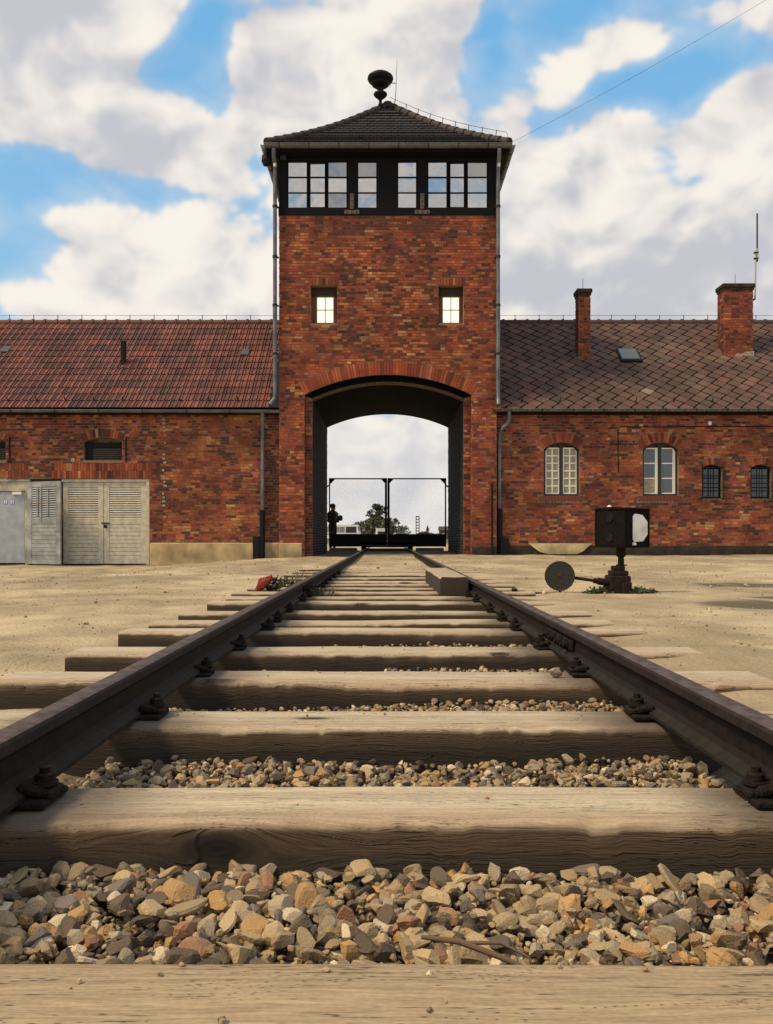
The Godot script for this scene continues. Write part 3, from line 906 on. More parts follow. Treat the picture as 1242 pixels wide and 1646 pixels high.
func lay_local(items: Array, called: String, rest_called: String, shapes: Array, matl: Material, parent: Node3D, count: int, base: Vector3):
	# seen() works in the scene's own axes
	for it in items: it[2] = it[2] * max(seen(it[0].origin + base), 0.0) * 1e4
	var sorted = items.duplicate()
	sorted.sort_custom(func(a, b): return a[2] > b[2])
	var cache = {}
	var rest = []; var cols = []
	for i in sorted.size():
		var it = sorted[i]
		if i < count and it[2] > 0.0:
			var key = [i % shapes.size(), Vector3i(int(it[1].r * 34), int(it[1].g * 50), int(it[1].b * 50))]
			if not cache.has(key):
				var mb = Mb.new()
				mb.col = Color((key[1].x + 0.5) / 34.0, (key[1].y + 0.5) / 50.0, (key[1].z + 0.5) / 50.0)
				shapes[key[0]].call(mb)
				cache[key] = mb.mesh(matl)
			part(called, cache[key], parent, it[0])
		else:
			rest.append(it[0]); cols.append(it[1])
	if rest.size():
		var mb = Mb.new()
		shapes[0].call(mb)
		many(rest_called, mb.mesh(matl), rest, cols, parent)

func tower_roof(T: Node3D, cx: float, D: float):
	var H = 3.35; var base_y = 11.40; var rise = 2.72
	var prof = func(s): return base_y + rise * s - 0.16 * sin(PI * s)
	var C = Vector3(cx, 0, -D / 2.0 + 0.02)
	var deck = Mb.new()
	var steps = 8
	for f in 4:
		var b = Basis(Vector3.UP, f * PI / 2)
		for i in steps:
			var s0 = i / float(steps); var s1 = (i + 1) / float(steps)
			var h0 = H * (1 - s0); var h1 = H * (1 - s1)
			deck.quad(C + b * Vector3(-h0, prof.call(s0) - 0.03, h0), C + b * Vector3(h0, prof.call(s0) - 0.03, h0), C + b * Vector3(h1, prof.call(s1) - 0.03, h1), C + b * Vector3(-h1, prof.call(s1) - 0.03, h1))
		deck.quad(C + b * Vector3(-H, base_y - 0.03, H), C + b * Vector3(-3.0, base_y - 0.03, 3.0), C + b * Vector3(3.0, base_y - 0.03, 3.0), C + b * Vector3(H, base_y - 0.03, H))
		deck.quad(C + b * Vector3(-H, base_y - 0.22, H), C + b * Vector3(H, base_y - 0.22, H), C + b * Vector3(H, base_y - 0.03, H), C + b * Vector3(-H, base_y - 0.03, H))
		deck.quad(C + b * Vector3(-H, base_y - 0.22, H), C + b * Vector3(-3.0, base_y - 0.30, 3.0), C + b * Vector3(3.0, base_y - 0.30, 3.0), C + b * Vector3(H, base_y - 0.22, H))
	var roof = build("roof", deck, M.dark_wood, T)
	var shape = func(mb: Mb):
		var p = [Vector2(-0.098, 0.30), Vector2(-0.098, 0.06), Vector2(-0.06, 0.012), Vector2(0, 0), Vector2(0.06, 0.012), Vector2(0.098, 0.06), Vector2(0.098, 0.30)]
		for i in range(1, 6): mb.tri(Vector3(p[0].x, p[0].y, 0.016), Vector3(p[i].x, p[i].y, 0.016), Vector3(p[i + 1].x, p[i + 1].y, 0.016))
		for i in 6: mb.quad(Vector3(p[i].x, p[i].y, 0.016), Vector3(p[i].x, p[i].y, -0.004), Vector3(p[i + 1].x, p[i + 1].y, -0.004), Vector3(p[i + 1].x, p[i + 1].y, 0.016))
	var items = []
	var rows = 17
	for f in 4:
		var b = Basis(Vector3.UP, f * PI / 2)
		for r in rows:
			var s = r / float(rows)
			var s1 = (r + 1) / float(rows)
			var h = H * (1 - s) + 0.03
			var upd = Vector3(0, prof.call(s1) - prof.call(s), -(H * (s1 - s))).normalized()
			var bas = Basis(Vector3.RIGHT, upd, Vector3.RIGHT.cross(upd)) * Basis(Vector3.RIGHT, -0.13 + rng.randf_range(-0.03, 0.02))
			var x = -h + (0.1 if r % 2 else 0.0)
			while x <= h:
				var o = Vector3(x + rng.randf_range(-0.006, 0.006), prof.call(s) + 0.05, h - 0.03)
				var k = 0.8 + 0.25 * na.get_noise_2d(x * 40.0, r * 6.0 + f * 100.0)
				var c = pick([[0.055, 0.036, 0.034, 4.0], [0.042, 0.032, 0.032, 3.0], [0.07, 0.042, 0.036, 2.0], [0.03, 0.027, 0.028, 1.0]])
				if abs(x) > h - 0.18: 
					x += 0.2
					continue
				items.append([Transform3D(b * bas * Basis(Vector3(0, 0, 1), rng.randf_range(-0.03, 0.03)), C + b * o), Color(c.r * k, c.g * k, c.b * k), (2.0 if f == 0 else 0.3)])
				x += 0.2
	lay_local(items, "roof_tile", "roof_tiling", [shape], M.tile, roof, 300, T.position)
	for f in 4:
		var b = Basis(Vector3.UP, f * PI / 2)
		var n = 15
		for i in n:
			var s0 = i / float(n); var s1 = (i + 1.25) / float(n)
			var P = func(s): return C + b * Vector3(H * (1 - s), prof.call(s) + 0.02, H * (1 - s))
			var rt = Mb.new()
			var k = rng.randf_range(0.8, 1.25)
			rt.col = Color(0.085 * k, 0.052 * k, 0.044 * k)
			rt.tube([P.call(s0) + Vector3(0, 0.0, 0), P.call(min(s1, 1.0))], [0.135, 0.10], 10)
			build("ridge_tile", rt, M.tile, roof)
	var cap = Mb.new()
	cap.col = Color(0.11, 0.055, 0.045)
	cap.lathe([Vector2(0.24, -0.12), Vector2(0.22, 0.0), Vector2(0.13, 0.1), Vector2(0, 0.14)], 14)
	build("ridge_cap", cap, M.tile, roof, Transform3D(Basis(), C + Vector3(0, base_y + rise + 0.0, 0)))
	for f in 4:
		var b = Basis(Vector3.UP, f * PI / 2)
		gutter(roof, C + b * Vector3(-H - 0.045, base_y - 0.06, H + 0.06), C + b * Vector3(H + 0.045, base_y - 0.06, H + 0.06), 0.10, 0.82)
	# lightning wire along the right front hip
	var lw = Mb.new()
	var pts = []
	for i in 13:
		var s = 0.02 + i * 0.08
		pts.append(C + Vector3(H * (1 - s), prof.call(s) + 0.30, H * (1 - s)))
	lw.tube([pts[0] + Vector3(0.06, -0.25, 0.05)] + pts, 0.007, 5)
	var wire = build("lightning_wire", lw, M.iron, roof)
	for i in range(1, 9):
		var q = C + Vector3(H * (1 - i * 0.105), prof.call(i * 0.105), H * (1 - i * 0.105))
		var ps = Mb.new()
		ps.tube([Vector3(0, 0.05, 0), Vector3(0, 0.31, 0)], 0.011, 5)
		build("wire_post", ps, M.iron, roof, Transform3D(Basis(Vector3(0, 0, 1), -0.15), q))

# ---------------------------------------------------------------- wings
const EAVE_Y := 4.13
const RIDGE_Y := 7.56
const EAVE_D := 24.02
const RIDGE_D := 28.2
func slope_basis() -> Basis:
	var up = Vector3(0, RIDGE_Y - EAVE_Y, -(RIDGE_D - EAVE_D)).normalized()
	return Basis(Vector3.RIGHT, up, Vector3.RIGHT.cross(up))
func slope_len() -> float:
	return Vector2(RIDGE_Y - EAVE_Y, RIDGE_D - EAVE_D).length()
func slope_at(x: float, s: float, lift := 0.0) -> Vector3:
	var b = slope_basis()
	return Vector3(x, EAVE_Y, -EAVE_D) + b.y * s + b.z * lift
func wing_body(W: Node3D, xa: float, xb: float, openings: Array, m: Material) -> MeshInstance3D:
	var w = Mb.new()
	holed_layer(w, xa, xb, -0.7, 4.0, -WING - 0.25, -WING, openings)
	w.bx(Vector3(xa, -0.7, -32.0), Vector3(xb, 4.0, -WING - 0.25))
	return build("wall", w, m, W)
func wing_roof(W: Node3D, xa: float, xb: float) -> MeshInstance3D:
	var d = Mb.new()
	var e0 = Vector3(0, EAVE_Y - 0.03, -EAVE_D); var r0 = Vector3(0, RIDGE_Y - 0.03, -RIDGE_D); var b0 = Vector3(0, EAVE_Y - 0.03, -2 * RIDGE_D + EAVE_D)
	var X = func(v, x): return Vector3(x, v.y, v.z)
	d.quad(X.call(e0, xa), X.call(e0, xb), X.call(r0, xb), X.call(r0, xa))
	d.quad(X.call(r0, xa), X.call(r0, xb), X.call(b0, xb), X.call(b0, xa))
	var e1 = e0 - Vector3(0, 0.12, 0); var b1 = b0 - Vector3(0, 0.12, 0)
	d.quad(X.call(e1, xa), X.call(e1, xb), X.call(e0, xb), X.call(e0, xa))
	d.quad(X.call(b1, xa), X.call(b1, xb), X.call(e1, xb), X.call(e1, xa))
	d.quad(X.call(b0, xa), X.call(b0, xb), X.call(b1, xb), X.call(b1, xa))
	for x in [xa, xb]:
		d.out_tri(X.call(e0, x), X.call(r0, x), X.call(b0, x), Vector3((xa + xb) / 2, 5, -28))
	return build("roof", d, M.dark_wood, W)
func ridge_line(roof: Node3D, xa: float, xb: float, col: Color):
	var n = int((xb - xa) / 0.39)
	var shared = Mb.new()
	shared.col = col
	shared.tube([Vector3(-0.21, 0, 0), Vector3(0.17, 0, 0)], 0.115, 10)
	shared.tube([Vector3(0.13, 0, 0), Vector3(0.20, 0, 0)], 0.14, 10)
	var sm = shared.mesh(M.tile)
	for i in n:
		part("ridge_tile", sm, roof, Transform3D(Basis(Vector3(0, 0, 1), rng.randf_range(-0.012, 0.012)), Vector3(xa + 0.2 + i * 0.39, RIDGE_Y - 0.01, -RIDGE_D)))
	var lw = Mb.new()
	lw.tube([Vector3(xa, RIDGE_Y + 0.245, -RIDGE_D), Vector3(xb, RIDGE_Y + 0.245, -RIDGE_D)], 0.006, 5)
	build("lightning_wire", lw, M.iron, roof)
	var ps = Mb.new()
	ps.tube([Vector3(0, 0.05, 0), Vector3(0, 0.27, 0)], 0.012, 5)
	var pm = ps.mesh(M.iron)
	for i in int((xb - xa) / 0.79):
		part("wire_post", pm, roof, Transform3D(Basis(), Vector3(xa + 0.35 + i * 0.79, RIDGE_Y, -RIDGE_D)))
func snow_hooks(roof: Node3D, xa: float, xb: float, step: float, s: float):
	var hk = Mb.new()
	hk.tube([Vector3(0, 0.08, 0.02), Vector3(0, -0.02, 0.035), Vector3(0, -0.05, 0.12), Vector3(0, -0.01, 0.16)], 0.014, 5)
	var hm = hk.mesh(M.black_iron)
	for i in int((xb - xa) / step):
		part("snow_hook", hm, roof, Transform3D(slope_basis(), slope_at(xa + (i + 0.5) * step, s, 0.02)))

func left_colour(u: float, v: float) -> Color:   # u from x = -13.5, v from -0.3
	var x = u - 13.5
	var n1 = na.get_noise_2d(u * 60.0 + 900.0, v * 95.0); var n2 = nb.get_noise_2d(u * 55.0 + 100.0, v * 100.0)
	if x < -6.25:
		return brick_mix(clamp(0.14 + 0.8 * n1, 0.02, 0.7), clamp(0.42 + 0.8 * n2, 0.1, 0.85))
	if x > -3.4: return brick_mix(0.06 if v > 1.5 else 0.12, 0.75)
	var o = clamp(0.17 + 1.9 * n1 + 0.32 * smoothstep(2.4, 1.0, v), 0.03, 0.9)
	return brick_mix(o, clamp(0.16 + 1.4 * n2, 0.03, 0.75))
func right_colour(u: float, v: float) -> Color:
	var n1 = na.get_noise_2d(u * 60.0 + 40.0, v * 110.0 + 700.0); var n2 = nb.get_noise_2d(u * 60.0 + 500.0, v * 120.0)
	return brick_mix(clamp(0.15 + 1.3 * n1 + 0.06 * smoothstep(2.0, 0.5, v), 0.02, 0.85), clamp(0.24 + 1.3 * n2, 0.03, 0.8))
func lintel_bricks(items: Array, openings: Array, ring: float, o_mix: float, b_mix: float):
	for o in openings:
		var half = (o[1] - o[0]) / 2.0 
		var r = arch_radius(half, o[4])
		brick_ring(items, Vector3((o[0] + o[1]) / 2.0, o[3] + o[4] - r, -WING), r, ring, asin(half / r), 0.082, func(_u, _v): return brick_mix(o_mix, b_mix))
func left_wing():
	var W = thing("brick_wing", "low brick wing with red tiled roof and louvred doors left of the tower", "building")
	var xa = -13.5; var xb = -2.995
	var vents = [[-11.80, -10.74, 2.70, 3.22, 0.13], [-8.545, -7.46, 2.70, 3.22, 0.13]]
	var doors = [-11.2, -6.685, -0.8, 2.175, 0.0]
	var w = Mb.new()
	var openings_low = [doors]
	holed_layer(w, xa, xb, -0.7, 2.4, -WING - 0.25, -WING, openings_low)
	holed_layer(w, xa, xb, 2.4, 4.0, -WING - 0.25, -WING, vents)
	w.bx(Vector3(xa, -0.7, -32.0), Vector3(xb, 4.0, -WING - 0.25))
	var wall = build("wall", w, M.mortar, W)
	var items = []
	var soldier = [-9.45, -6.62, 2.175, 2.62]
	var holes = func(v0, v1):
		var a = v0 - 0.3; var b = v1 - 0.3
		var c = []
		for o in vents:
			for s in opening_cut(o, a, b, 0.26): c.append(s - Vector2(xa, xa))
		if a < 2.175: c.append(Vector2(doors[0] - xa, doors[1] - xa))
		if b > 2.185 and a < 2.60: c.append(Vector2(soldier[0] - xa, soldier[1] - xa)); 
		if b > 2.185 and a < 2.60: c.append(Vector2(-10.75 - xa, -10.1 - xa))
		if b < 0.40: c.append(Vector2(-6.7 - xa, 20.0))
		return c
	brick_wall(items, Vector3(xa, -0.3, -WING), Basis(), xb - xa, 4.3, holes, left_colour, 0.0765)
	lintel_bricks(items, vents, 0.25, 0.22, 0.35)
	for span in [[-9.45, -6.62], [-10.75, -10.1]]:
		var n = int((span[1] - span[0]) / 0.082)
		for i in n:
			for row in 2:
				items.append([Transform3D(Basis.from_scale(Vector3(0.070, 0.215, 0.034)), Vector3(span[0] + (i + 0.5) * (span[1] - span[0]) / n, 2.29 + row * 0.222, -WING + rng.randf_range(-0.003, 0.004))), brick_mix(0.07, 0.12), 0.018])
	lay_local(items, "brick", "brickwork", [brick_shape(3), brick_shape(4)], M.brick, wall, 300, Vector3.ZERO)
	# pale toothed joint in the brickwork
	for i in 26:
		if rng.randf() < 0.75:
			var tj = Mb.new()
			tj.box(Vector3.ZERO, Vector3(rng.randf_range(0.04, 0.10), 0.06, 0.02))
			build("pale_joint", tj, M.mortar_pale, wall, Transform3D(Basis(), Vector3(-6.27 + rng.randf_range(-0.03, 0.03), 1.1 + i * 0.11, -WING + 0.008)))
	var rp = Mb.new()
	rp.lathe([Vector2(0.062, 0.0), Vector2(0.062, 0.012), Vector2(0.05, 0.022), Vector2(0, 0.024)], 16)
	build("round_plate", rp, M.mortar_pale, W, Transform3D(Basis(Vector3.RIGHT, PI / 2), Vector3(-8.83, 2.70, -WING + 0.018)))
	# plinth
	var pl = Mb.new()
	pl.bx(Vector3(-6.66, -0.7, -WING - 0.05), Vector3(-3.0, 0.37, -WING + 0.06), 0.015)
	build("plinth", pl, M.concrete, W)
	# vents
	for o in vents:
		var c = (o[0] + o[1]) / 2.0
		var vn = Mb.new()
		vn.bx(Vector3(o[0] + 0.02, o[2], -WING - 0.23), Vector3(o[0] + 0.2, o[3], -WING - 0.12)); vn.bx(Vector3(o[1] - 0.05, o[2], -WING - 0.23), Vector3(o[1], o[3], -WING - 0.12))
		vn.bx(Vector3(o[0] + 0.2, o[3] - 0.14, -WING - 0.23), Vector3(o[1] - 0.05, o[3], -WING - 0.13))
		var ve = build("vent_window", vn, M.black_iron, W)
		for k in 6:
			var sl = Mb.new()
			sl.box(Vector3.ZERO, Vector3(o[1] - o[0] - 0.25, 0.012, 0.085), 0.0, Basis(Vector3.RIGHT, 0.7))
			build("slat", sl, M.strap, ve, Transform3D(Basis(), Vector3(c + 0.075, o[2] + 0.05 + k * 0.058, -WING - 0.18)))
		var sill = Mb.new()
		sill.bx(Vector3(o[0] - 0.02, o[2] - 0.07, -WING - 0.2), Vector3(o[1] + 0.02, o[2], -WING + 0.015))
		build("sill", sill, M.mortar_red, W)
		var ib = Mb.new()
		ib.bx(Vector3(o[1] + 0.10, o[2] - 0.06, -WING + 0.004), Vector3(o[1] + 0.135, o[2] + 0.66, -WING + 0.03))
		build("iron_bar", ib, M.black_iron, W)
	left_doors(W)
	# roof
	var roof = wing_roof(W, xa, xb)
	var shape = func(mb: Mb):
		var pr = [Vector2(-0.1, 0.0), Vector2(-0.096, 0.036), Vector2(-0.074, 0.036), Vector2(-0.06, 0.004), Vector2(-0.022, 0.004), Vector2(0.0, 0.030), Vector2(0.022, 0.004), Vector2(0.1, 0.002)]
		for i in 7:
			var a = pr[i]; var b = pr[i + 1]
			mb.quad(Vector3(a.x, 0, a.y), Vector3(b.x, 0, b.y), Vector3(b.x, 0.41, b.y), Vector3(a.x, 0.41, a.y))
			mb.quad(Vector3(a.x, 0, -0.015), Vector3(b.x, 0, -0.015), Vector3(b.x, 0, b.y), Vector3(a.x, 0, a.y))
	var tiles = []
	var L = slope_len(); var rows = 14
	for r in rows:
		var x = xa + 0.1
		while x < xb - 0.35:
			var n1 = na.get_noise_2d(x * 30.0, r * 12.0)
			var c = pick([[0.335, 0.116, 0.09, 5.0], [0.305, 0.11, 0.086, 4.0], [0.375, 0.13, 0.095, 2.0], [0.245, 0.10, 0.082, 1.5]])
			if nb.get_noise_2d(x * 30.0 + 50.0, r * 25.0) > 0.33: c = c.lerp(Color(0.13, 0.08, 0.08), 0.55)
			if nb.get_noise_2d(x * 34.0 + 750.0, r * 28.0) > 0.40: c = Color(0.46, 0.13, 0.085)
			var k = 1.0 + 0.35 * n1
			tiles.append([Transform3D(slope_basis() * Basis(Vector3.RIGHT, -0.075 + rng.randf_range(-0.006, 0.004)) * Basis(Vector3(0, 0, 1), rng.randf_range(-0.008, 0.008)), slope_at(x, r * (L - 0.1) / rows, 0.042)), Color(c.r * k, c.g * k, c.b * k), 0.07])
			x += 0.2
	lay_local(tiles, "roof_tile", "roof_tiling", [shape], M.tile, roof, 300, Vector3.ZERO)
	# dark valley strip beside the tower
	var fl = Mb.new()
	fl.quad(slope_at(xb - 0.34, 0.0, 0.03), slope_at(xb - 0.005, 0.0, 0.03), slope_at(xb - 0.005, L, 0.03), slope_at(xb - 0.34, L, 0.03))
	build("flashing", fl, M.black_iron, roof)
	ridge_line(roof, xa, xb, Color(0.27, 0.11, 0.085))
	snow_hooks(roof, xa, xb - 0.3, 0.81, 0.34)
	var vp = Mb.new()
	vp.bx(Vector3(-0.07, -0.25, -0.07), Vector3(0.07, 0.72, 0.07), 0.012)
	build("vent_pipe", vp, M.black_iron, roof, Transform3D(Basis(), slope_at(-7.95, 2.55)))
	for q in [[-11.8, 3.45], [-4.35, 3.25]]:
		var gp = Mb.new()
		gp.box(Vector3.ZERO, Vector3(0.24, 0.36, 0.03), 0.005)
		build("glass_tile", gp, M.dark_pane, roof, Transform3D(slope_basis(), slope_at(q[0], q[1], 0.06)))
	gutter(W, Vector3(xa, 4.085, -EAVE_D + 0.05), Vector3(-2.96, 4.06, -EAVE_D + 0.05), 0.075, 1.22)
	# rainwater pipe with cast iron foot and stub
	var dp = Mb.new()
	dp.tube([Vector3(-3.46, 4.0, -23.98), Vector3(-3.46, 3.86, -23.99), Vector3(-3.48, 3.62, -24.14), Vector3(-3.48, 3.5, -24.16), Vector3(-3.48, 1.28, -24.16)], 0.058, 10)
	var o = build("downpipe", dp, M.zinc, W)
	var ft = Mb.new()
	ft.tube([Vector3(-3.49, 1.3, -24.16), Vector3(-3.49, -0.3, -24.16)], 0.075, 10)
	ft.bx(Vector3(-3.74, -0.4, -24.24), Vector3(-3.55, 0.56, -24.02), 0.02)
	ft.bx(Vector3(-3.59, -0.4, -24.24), Vector3(-3.44, 0.50, -24.04), 0.02)
	build("pipe_foot", ft, M.black_iron, o)

func left_doors(W: Node3D):
	var z = -WING - 0.06
	# frame round the pair of louvred doors
	var f = Mb.new()
	f.bx(Vector3(-9.17, 2.09, z - 0.1), Vector3(-6.69, 2.17, z + 0.05), 0.008)
	f.bx(Vector3(-6.78, -0.5, z - 0.1), Vector3(-6.69, 2.09, z + 0.05), 0.008)
	build("door_frame", f, M.louvre, W)
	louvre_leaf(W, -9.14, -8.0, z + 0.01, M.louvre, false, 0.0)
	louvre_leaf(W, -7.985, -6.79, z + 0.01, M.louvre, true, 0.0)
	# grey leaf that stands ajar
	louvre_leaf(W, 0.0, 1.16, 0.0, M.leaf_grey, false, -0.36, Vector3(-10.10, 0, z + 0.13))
	# grey metal door with its cream frame
	var mf = Mb.new()
	mf.bx(Vector3(-11.15, 1.83, z - 0.1), Vector3(-10.10, 2.10, z + 0.03), 0.006)
	mf.bx(Vector3(-10.21, -0.5, z - 0.1), Vector3(-10.10, 1.83, z + 0.03), 0.006)
	mf.bx(Vector3(-11.2, -0.5, z - 0.1), Vector3(-11.12, 1.83, z + 0.03), 0.006)
	build("door_frame", mf, M.cream, W)
	var lt = Mb.new()
	lt.bx(Vector3(-11.2, 2.10, z - 0.1), Vector3(-10.05, 2.17, z + 0.06), 0.006)
	build("lintel", lt, M.leaf_grey, W)
	var md = Mb.new()
	md.bx(Vector3(-11.11, -0.20, z - 0.06), Vector3(-10.225, 1.815, z + 0.0), 0.006)
	var door = build("door", md, M.door_grey, W)
	var dc = Mb.new()
	dc.bx(Vector3(-10.56, 1.73, z + 0.002), Vector3(-10.30, 1.81, z + 0.06), 0.006)
	build("door_closer", dc, M.white, door)
	# two washroom signs: white with a blue edge and a pictogram
	for k in 2:
		var sx = -10.77 + k * 0.19
		var sg = Mb.new()
		sg.bx(Vector3(sx - 0.055, 1.47, z + 0.001), Vector3(sx + 0.055, 1.585, z + 0.006))
		var so = build("sign", sg, M.blue, door)
		var wp = Mb.new()
		wp.bx(Vector3(sx - 0.045, 1.48, z + 0.006), Vector3(sx + 0.045, 1.575, z + 0.009))
		build("sign_face", wp, M.white, door)
		var pc = Mb.new()
		pc.lathe([Vector2(0, -0.008), Vector2(0.008, 0), Vector2(0, 0.008)], 8)
		var pf = Mb.new()
		var q = PackedVector2Array([Vector2(-0.012, 0.0), Vector2(0.012, 0.0), Vector2(0.014, -0.03), Vector2(0.006, -0.055), Vector2(-0.006, -0.055), Vector2(-0.014, -0.03)])
		if k == 1: q = PackedVector2Array([Vector2(-0.008, 0.0), Vector2(0.008, 0.0), Vector2(0.022, -0.04), Vector2(0.006, -0.042), Vector2(0.005, -0.055), Vector2(-0.005, -0.055), Vector2(-0.006, -0.042), Vector2(-0.022, -0.04)])
		pf.prism(q, 0.0, 0.003)
		pf.box(Vector3(0, 0.014, 0.0015), Vector3(0.016, 0.016, 0.003))
		build("pictogram", pf, M.blue, door, Transform3D(Basis(), Vector3(sx, 1.545, z + 0.0092)))
func louvre_leaf(W: Node3D, xa: float, xb: float, z: float, m: Material, lock_side: bool, turn: float, hinge := Vector3.ZERO):
	var yb = -0.22; var yt = 2.085; var mid = 0.97
	var at = Transform3D(Basis(Vector3.UP, turn), hinge)
	var st = 0.15
	var f = Mb.new()
	f.bx(Vector3(xa, yb, z - 0.045), Vector3(xa + st, yt, z), 0.006); f.bx(Vector3(xb - st, yb, z - 0.045), Vector3(xb, yt, z), 0.006)
	f.bx(Vector3(xa + st, yt - 0.15, z - 0.043), Vector3(xb - st, yt, z - 0.002), 0.005)
	f.bx(Vector3(xa + st, mid - 0.07, z - 0.043), Vector3(xb - st, mid + 0.07, z - 0.002), 0.005)
	f.bx(Vector3(xa + st, yb, z - 0.043), Vector3(xb - st, yb + 0.12, z - 0.002), 0.005)
	var door = build("door", f, m, W, at)
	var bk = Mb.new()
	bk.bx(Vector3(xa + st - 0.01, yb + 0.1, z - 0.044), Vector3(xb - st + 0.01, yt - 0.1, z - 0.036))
	build("dark_backing", bk, M.iron, door)  # dark sheet added so the gaps between slats read as shade
	var n = 14
	for i in n:
		var yy = lerp(mid + 0.07, yt - 0.15, (i + 0.5) / n)
		var s = Mb.new()
		s.box(Vector3.ZERO, Vector3(xb - xa - 2 * st - 0.005, 0.060, 0.011), 0.003, Basis(Vector3.RIGHT, -0.5 + rng.randf_range(-0.05, 0.05)))
		build("slat", s, m, door, Transform3D(Basis(), Vector3((xa + xb) / 2, yy, z - 0.018)))
	var nb_ = 9
	for i in nb_:
		var yy = lerp(yb + 0.12, mid - 0.07, (i + 0.5) / nb_)
		var s = Mb.new()
		s.box(Vector3.ZERO, Vector3(xb - xa - 2 * st - 0.004, (mid - yb - 0.19) / nb_ - 0.008, 0.016), 0.004, Basis(Vector3.RIGHT, rng.randf_range(-0.04, 0.02)))
		build("board", s, m, door, Transform3D(Basis(), Vector3((xa + xb) / 2, yy, z - 0.016)))
	if turn != 0.0:
		for q in [[0.35, 0.028, 1.12, yt - 0.15], [0.47, 0.03, 0.95, yt - 0.13], [0.72, 0.02, 1.12, yt - 0.2]]:
			var b = Mb.new()
			b.bx(Vector3(xa + q[0], q[2], z - 0.001), Vector3(xa + q[0] + q[1], q[3], z + 0.014))
			build("batten", b, m, door)
	if lock_side:
		var h = Mb.new()
		h.box(Vector3(xa + 0.05, 0.93, z + 0.012), Vector3(0.24, 0.03, 0.012), 0.003)
		h.box(Vector3(xa + 0.05, 0.83, z + 0.025), Vector3(0.075, 0.08, 0.03), 0.008)
		h.tube([Vector3(xa + 0.02, 0.86, z + 0.025), Vector3(xa + 0.02, 0.92, z + 0.025), Vector3(xa + 0.08, 0.92, z + 0.025), Vector3(xa + 0.08, 0.86, z + 0.025)], 0.007, 5)
		build("padlock", h, M.rust, door)
		for yy in [0.05, 0.95, 1.9]:
			var hg = Mb.new()
			hg.tube([Vector3(xb + 0.0, yy - 0.07, z + 0.012), Vector3(xb + 0.0, yy + 0.07, z + 0.012)], 0.016, 6)
			build("hinge", hg, m, door)

func casement(W: Node3D, o: Array, style: int):
	var z = -WING - 0.10
	var half = (o[1] - o[0]) / 2.0; var c = (o[0] + o[1]) / 2.0
	var r = arch_radius(half, o[4])
	var frame = Mb.new()
	# frame follows the arched opening
	var outer = []; var inner = []
	var e = 0.055
	outer.append(Vector2(o[0], o[2])); inner.append(Vector2(o[0] + e, o[2] + e))
	var a = asin(half / r)
	for i in 9:
		var an = -a + 2 * a * i / 8.0
		outer.append(Vector2(c + r * sin(an), o[3] + o[4] - r + r * cos(an)))
		var p = outer[-1]
		inner.append(Vector2(clamp(p.x, o[0] + e, o[1] - e), p.y - e))
	outer.append(Vector2(o[1], o[2])); inner.append(Vector2(o[1] - e, o[2] + e))
	for i in outer.size():
		var j = (i + 1) % outer.size()
		frame.prism(PackedVector2Array([outer[i], outer[j], inner[j], inner[i]]), z - 0.05, z + 0.03)
	frame.bx(Vector3(c - 0.05, o[2] + e, z - 0.045), Vector3(c + 0.05, o[3] + o[4] - e, z + 0.025))
	var win = build("window", frame, M.dark_wood_brown, W)
	for s in [-1, 1]:
		var xa = c + (0.05 if s > 0 else -half + e); var xb = c + (half - e if s > 0 else -0.05)
		var yb = o[2] + e; var yt = o[3] + 0.055
		var sash = Mb.new()
		var t = 0.045
		if style == 0:
			for q in [xa, xb - 0.03]: sash.bx(Vector3(q, yb, z - 0.03), Vector3(q + 0.035, yt, z + 0.0))
			var xm = (xa + xb) / 2
			sash.bx(Vector3(xm - 0.02, yb, z - 0.028), Vector3(xm + 0.02, yt, z + 0.002))
			for k in 7:
				var yy = lerp(yb + 0.015, yt - 0.015, k / 6.0)
				sash.bx(Vector3(xa + 0.03, yy - 0.018, z - 0.026), Vector3(xb - 0.03, yy + 0.018, z - 0.001))
			for g in [2, 4]:
				var yy = lerp(yb, yt, g / 6.0)
				sash.bx(Vector3(xa, yy - 0.006, z - 0.0), Vector3(xb, yy + 0.006, z + 0.008))
		else:
			sash.bx(Vector3(xb - 0.075, yb, z - 0.03), Vector3(xb, yt, z + 0.0)); sash.bx(Vector3(xa, yb, z - 0.03), Vector3(xa + 0.012, yt, z + 0.0))
			for k in 4:
				var yy = lerp(yb + 0.02, yt - 0.02, k / 3.0)
				sash.bx(Vector3(xa + 0.012, yy - 0.016, z - 0.027), Vector3(xb - 0.075, yy + 0.016, z - 0.002))
		build("sash", sash, M.white_frame, win)
		var rows = 6 if style == 0 else 3
		for k in rows:
			for j in (2 if style == 0 else 1):
				var p = Mb.new()
				var w2 = (xb - xa) / (2.0 if style == 0 else 1.0)
				p.bx(Vector3(xa + j * w2 + 0.006, lerp(yb, yt, k / float(rows)) + 0.004, z - 0.018), Vector3(xa + (j + 1) * w2 - 0.006, lerp(yb, yt, (k + 1) / float(rows)) - 0.004, z - 0.013))
				var pm = M.curtain_pane if style == 0 else (M.curtain_pane if s < 0 and k == 0 else M.window_pane)
				build("pane", p, pm, win)
	var sill = Mb.new()
	for i in 14:
		sill.box(Vector3(lerp(o[0] - 0.15, o[1] + 0.15, (i + 0.5) / 14.0), o[2] - 0.075, -WING - 0.04), Vector3((o[1] - o[0] + 0.3) / 14.0 - 0.009, 0.145, 0.12))
	build("sill", sill, M.brick_dark, W)
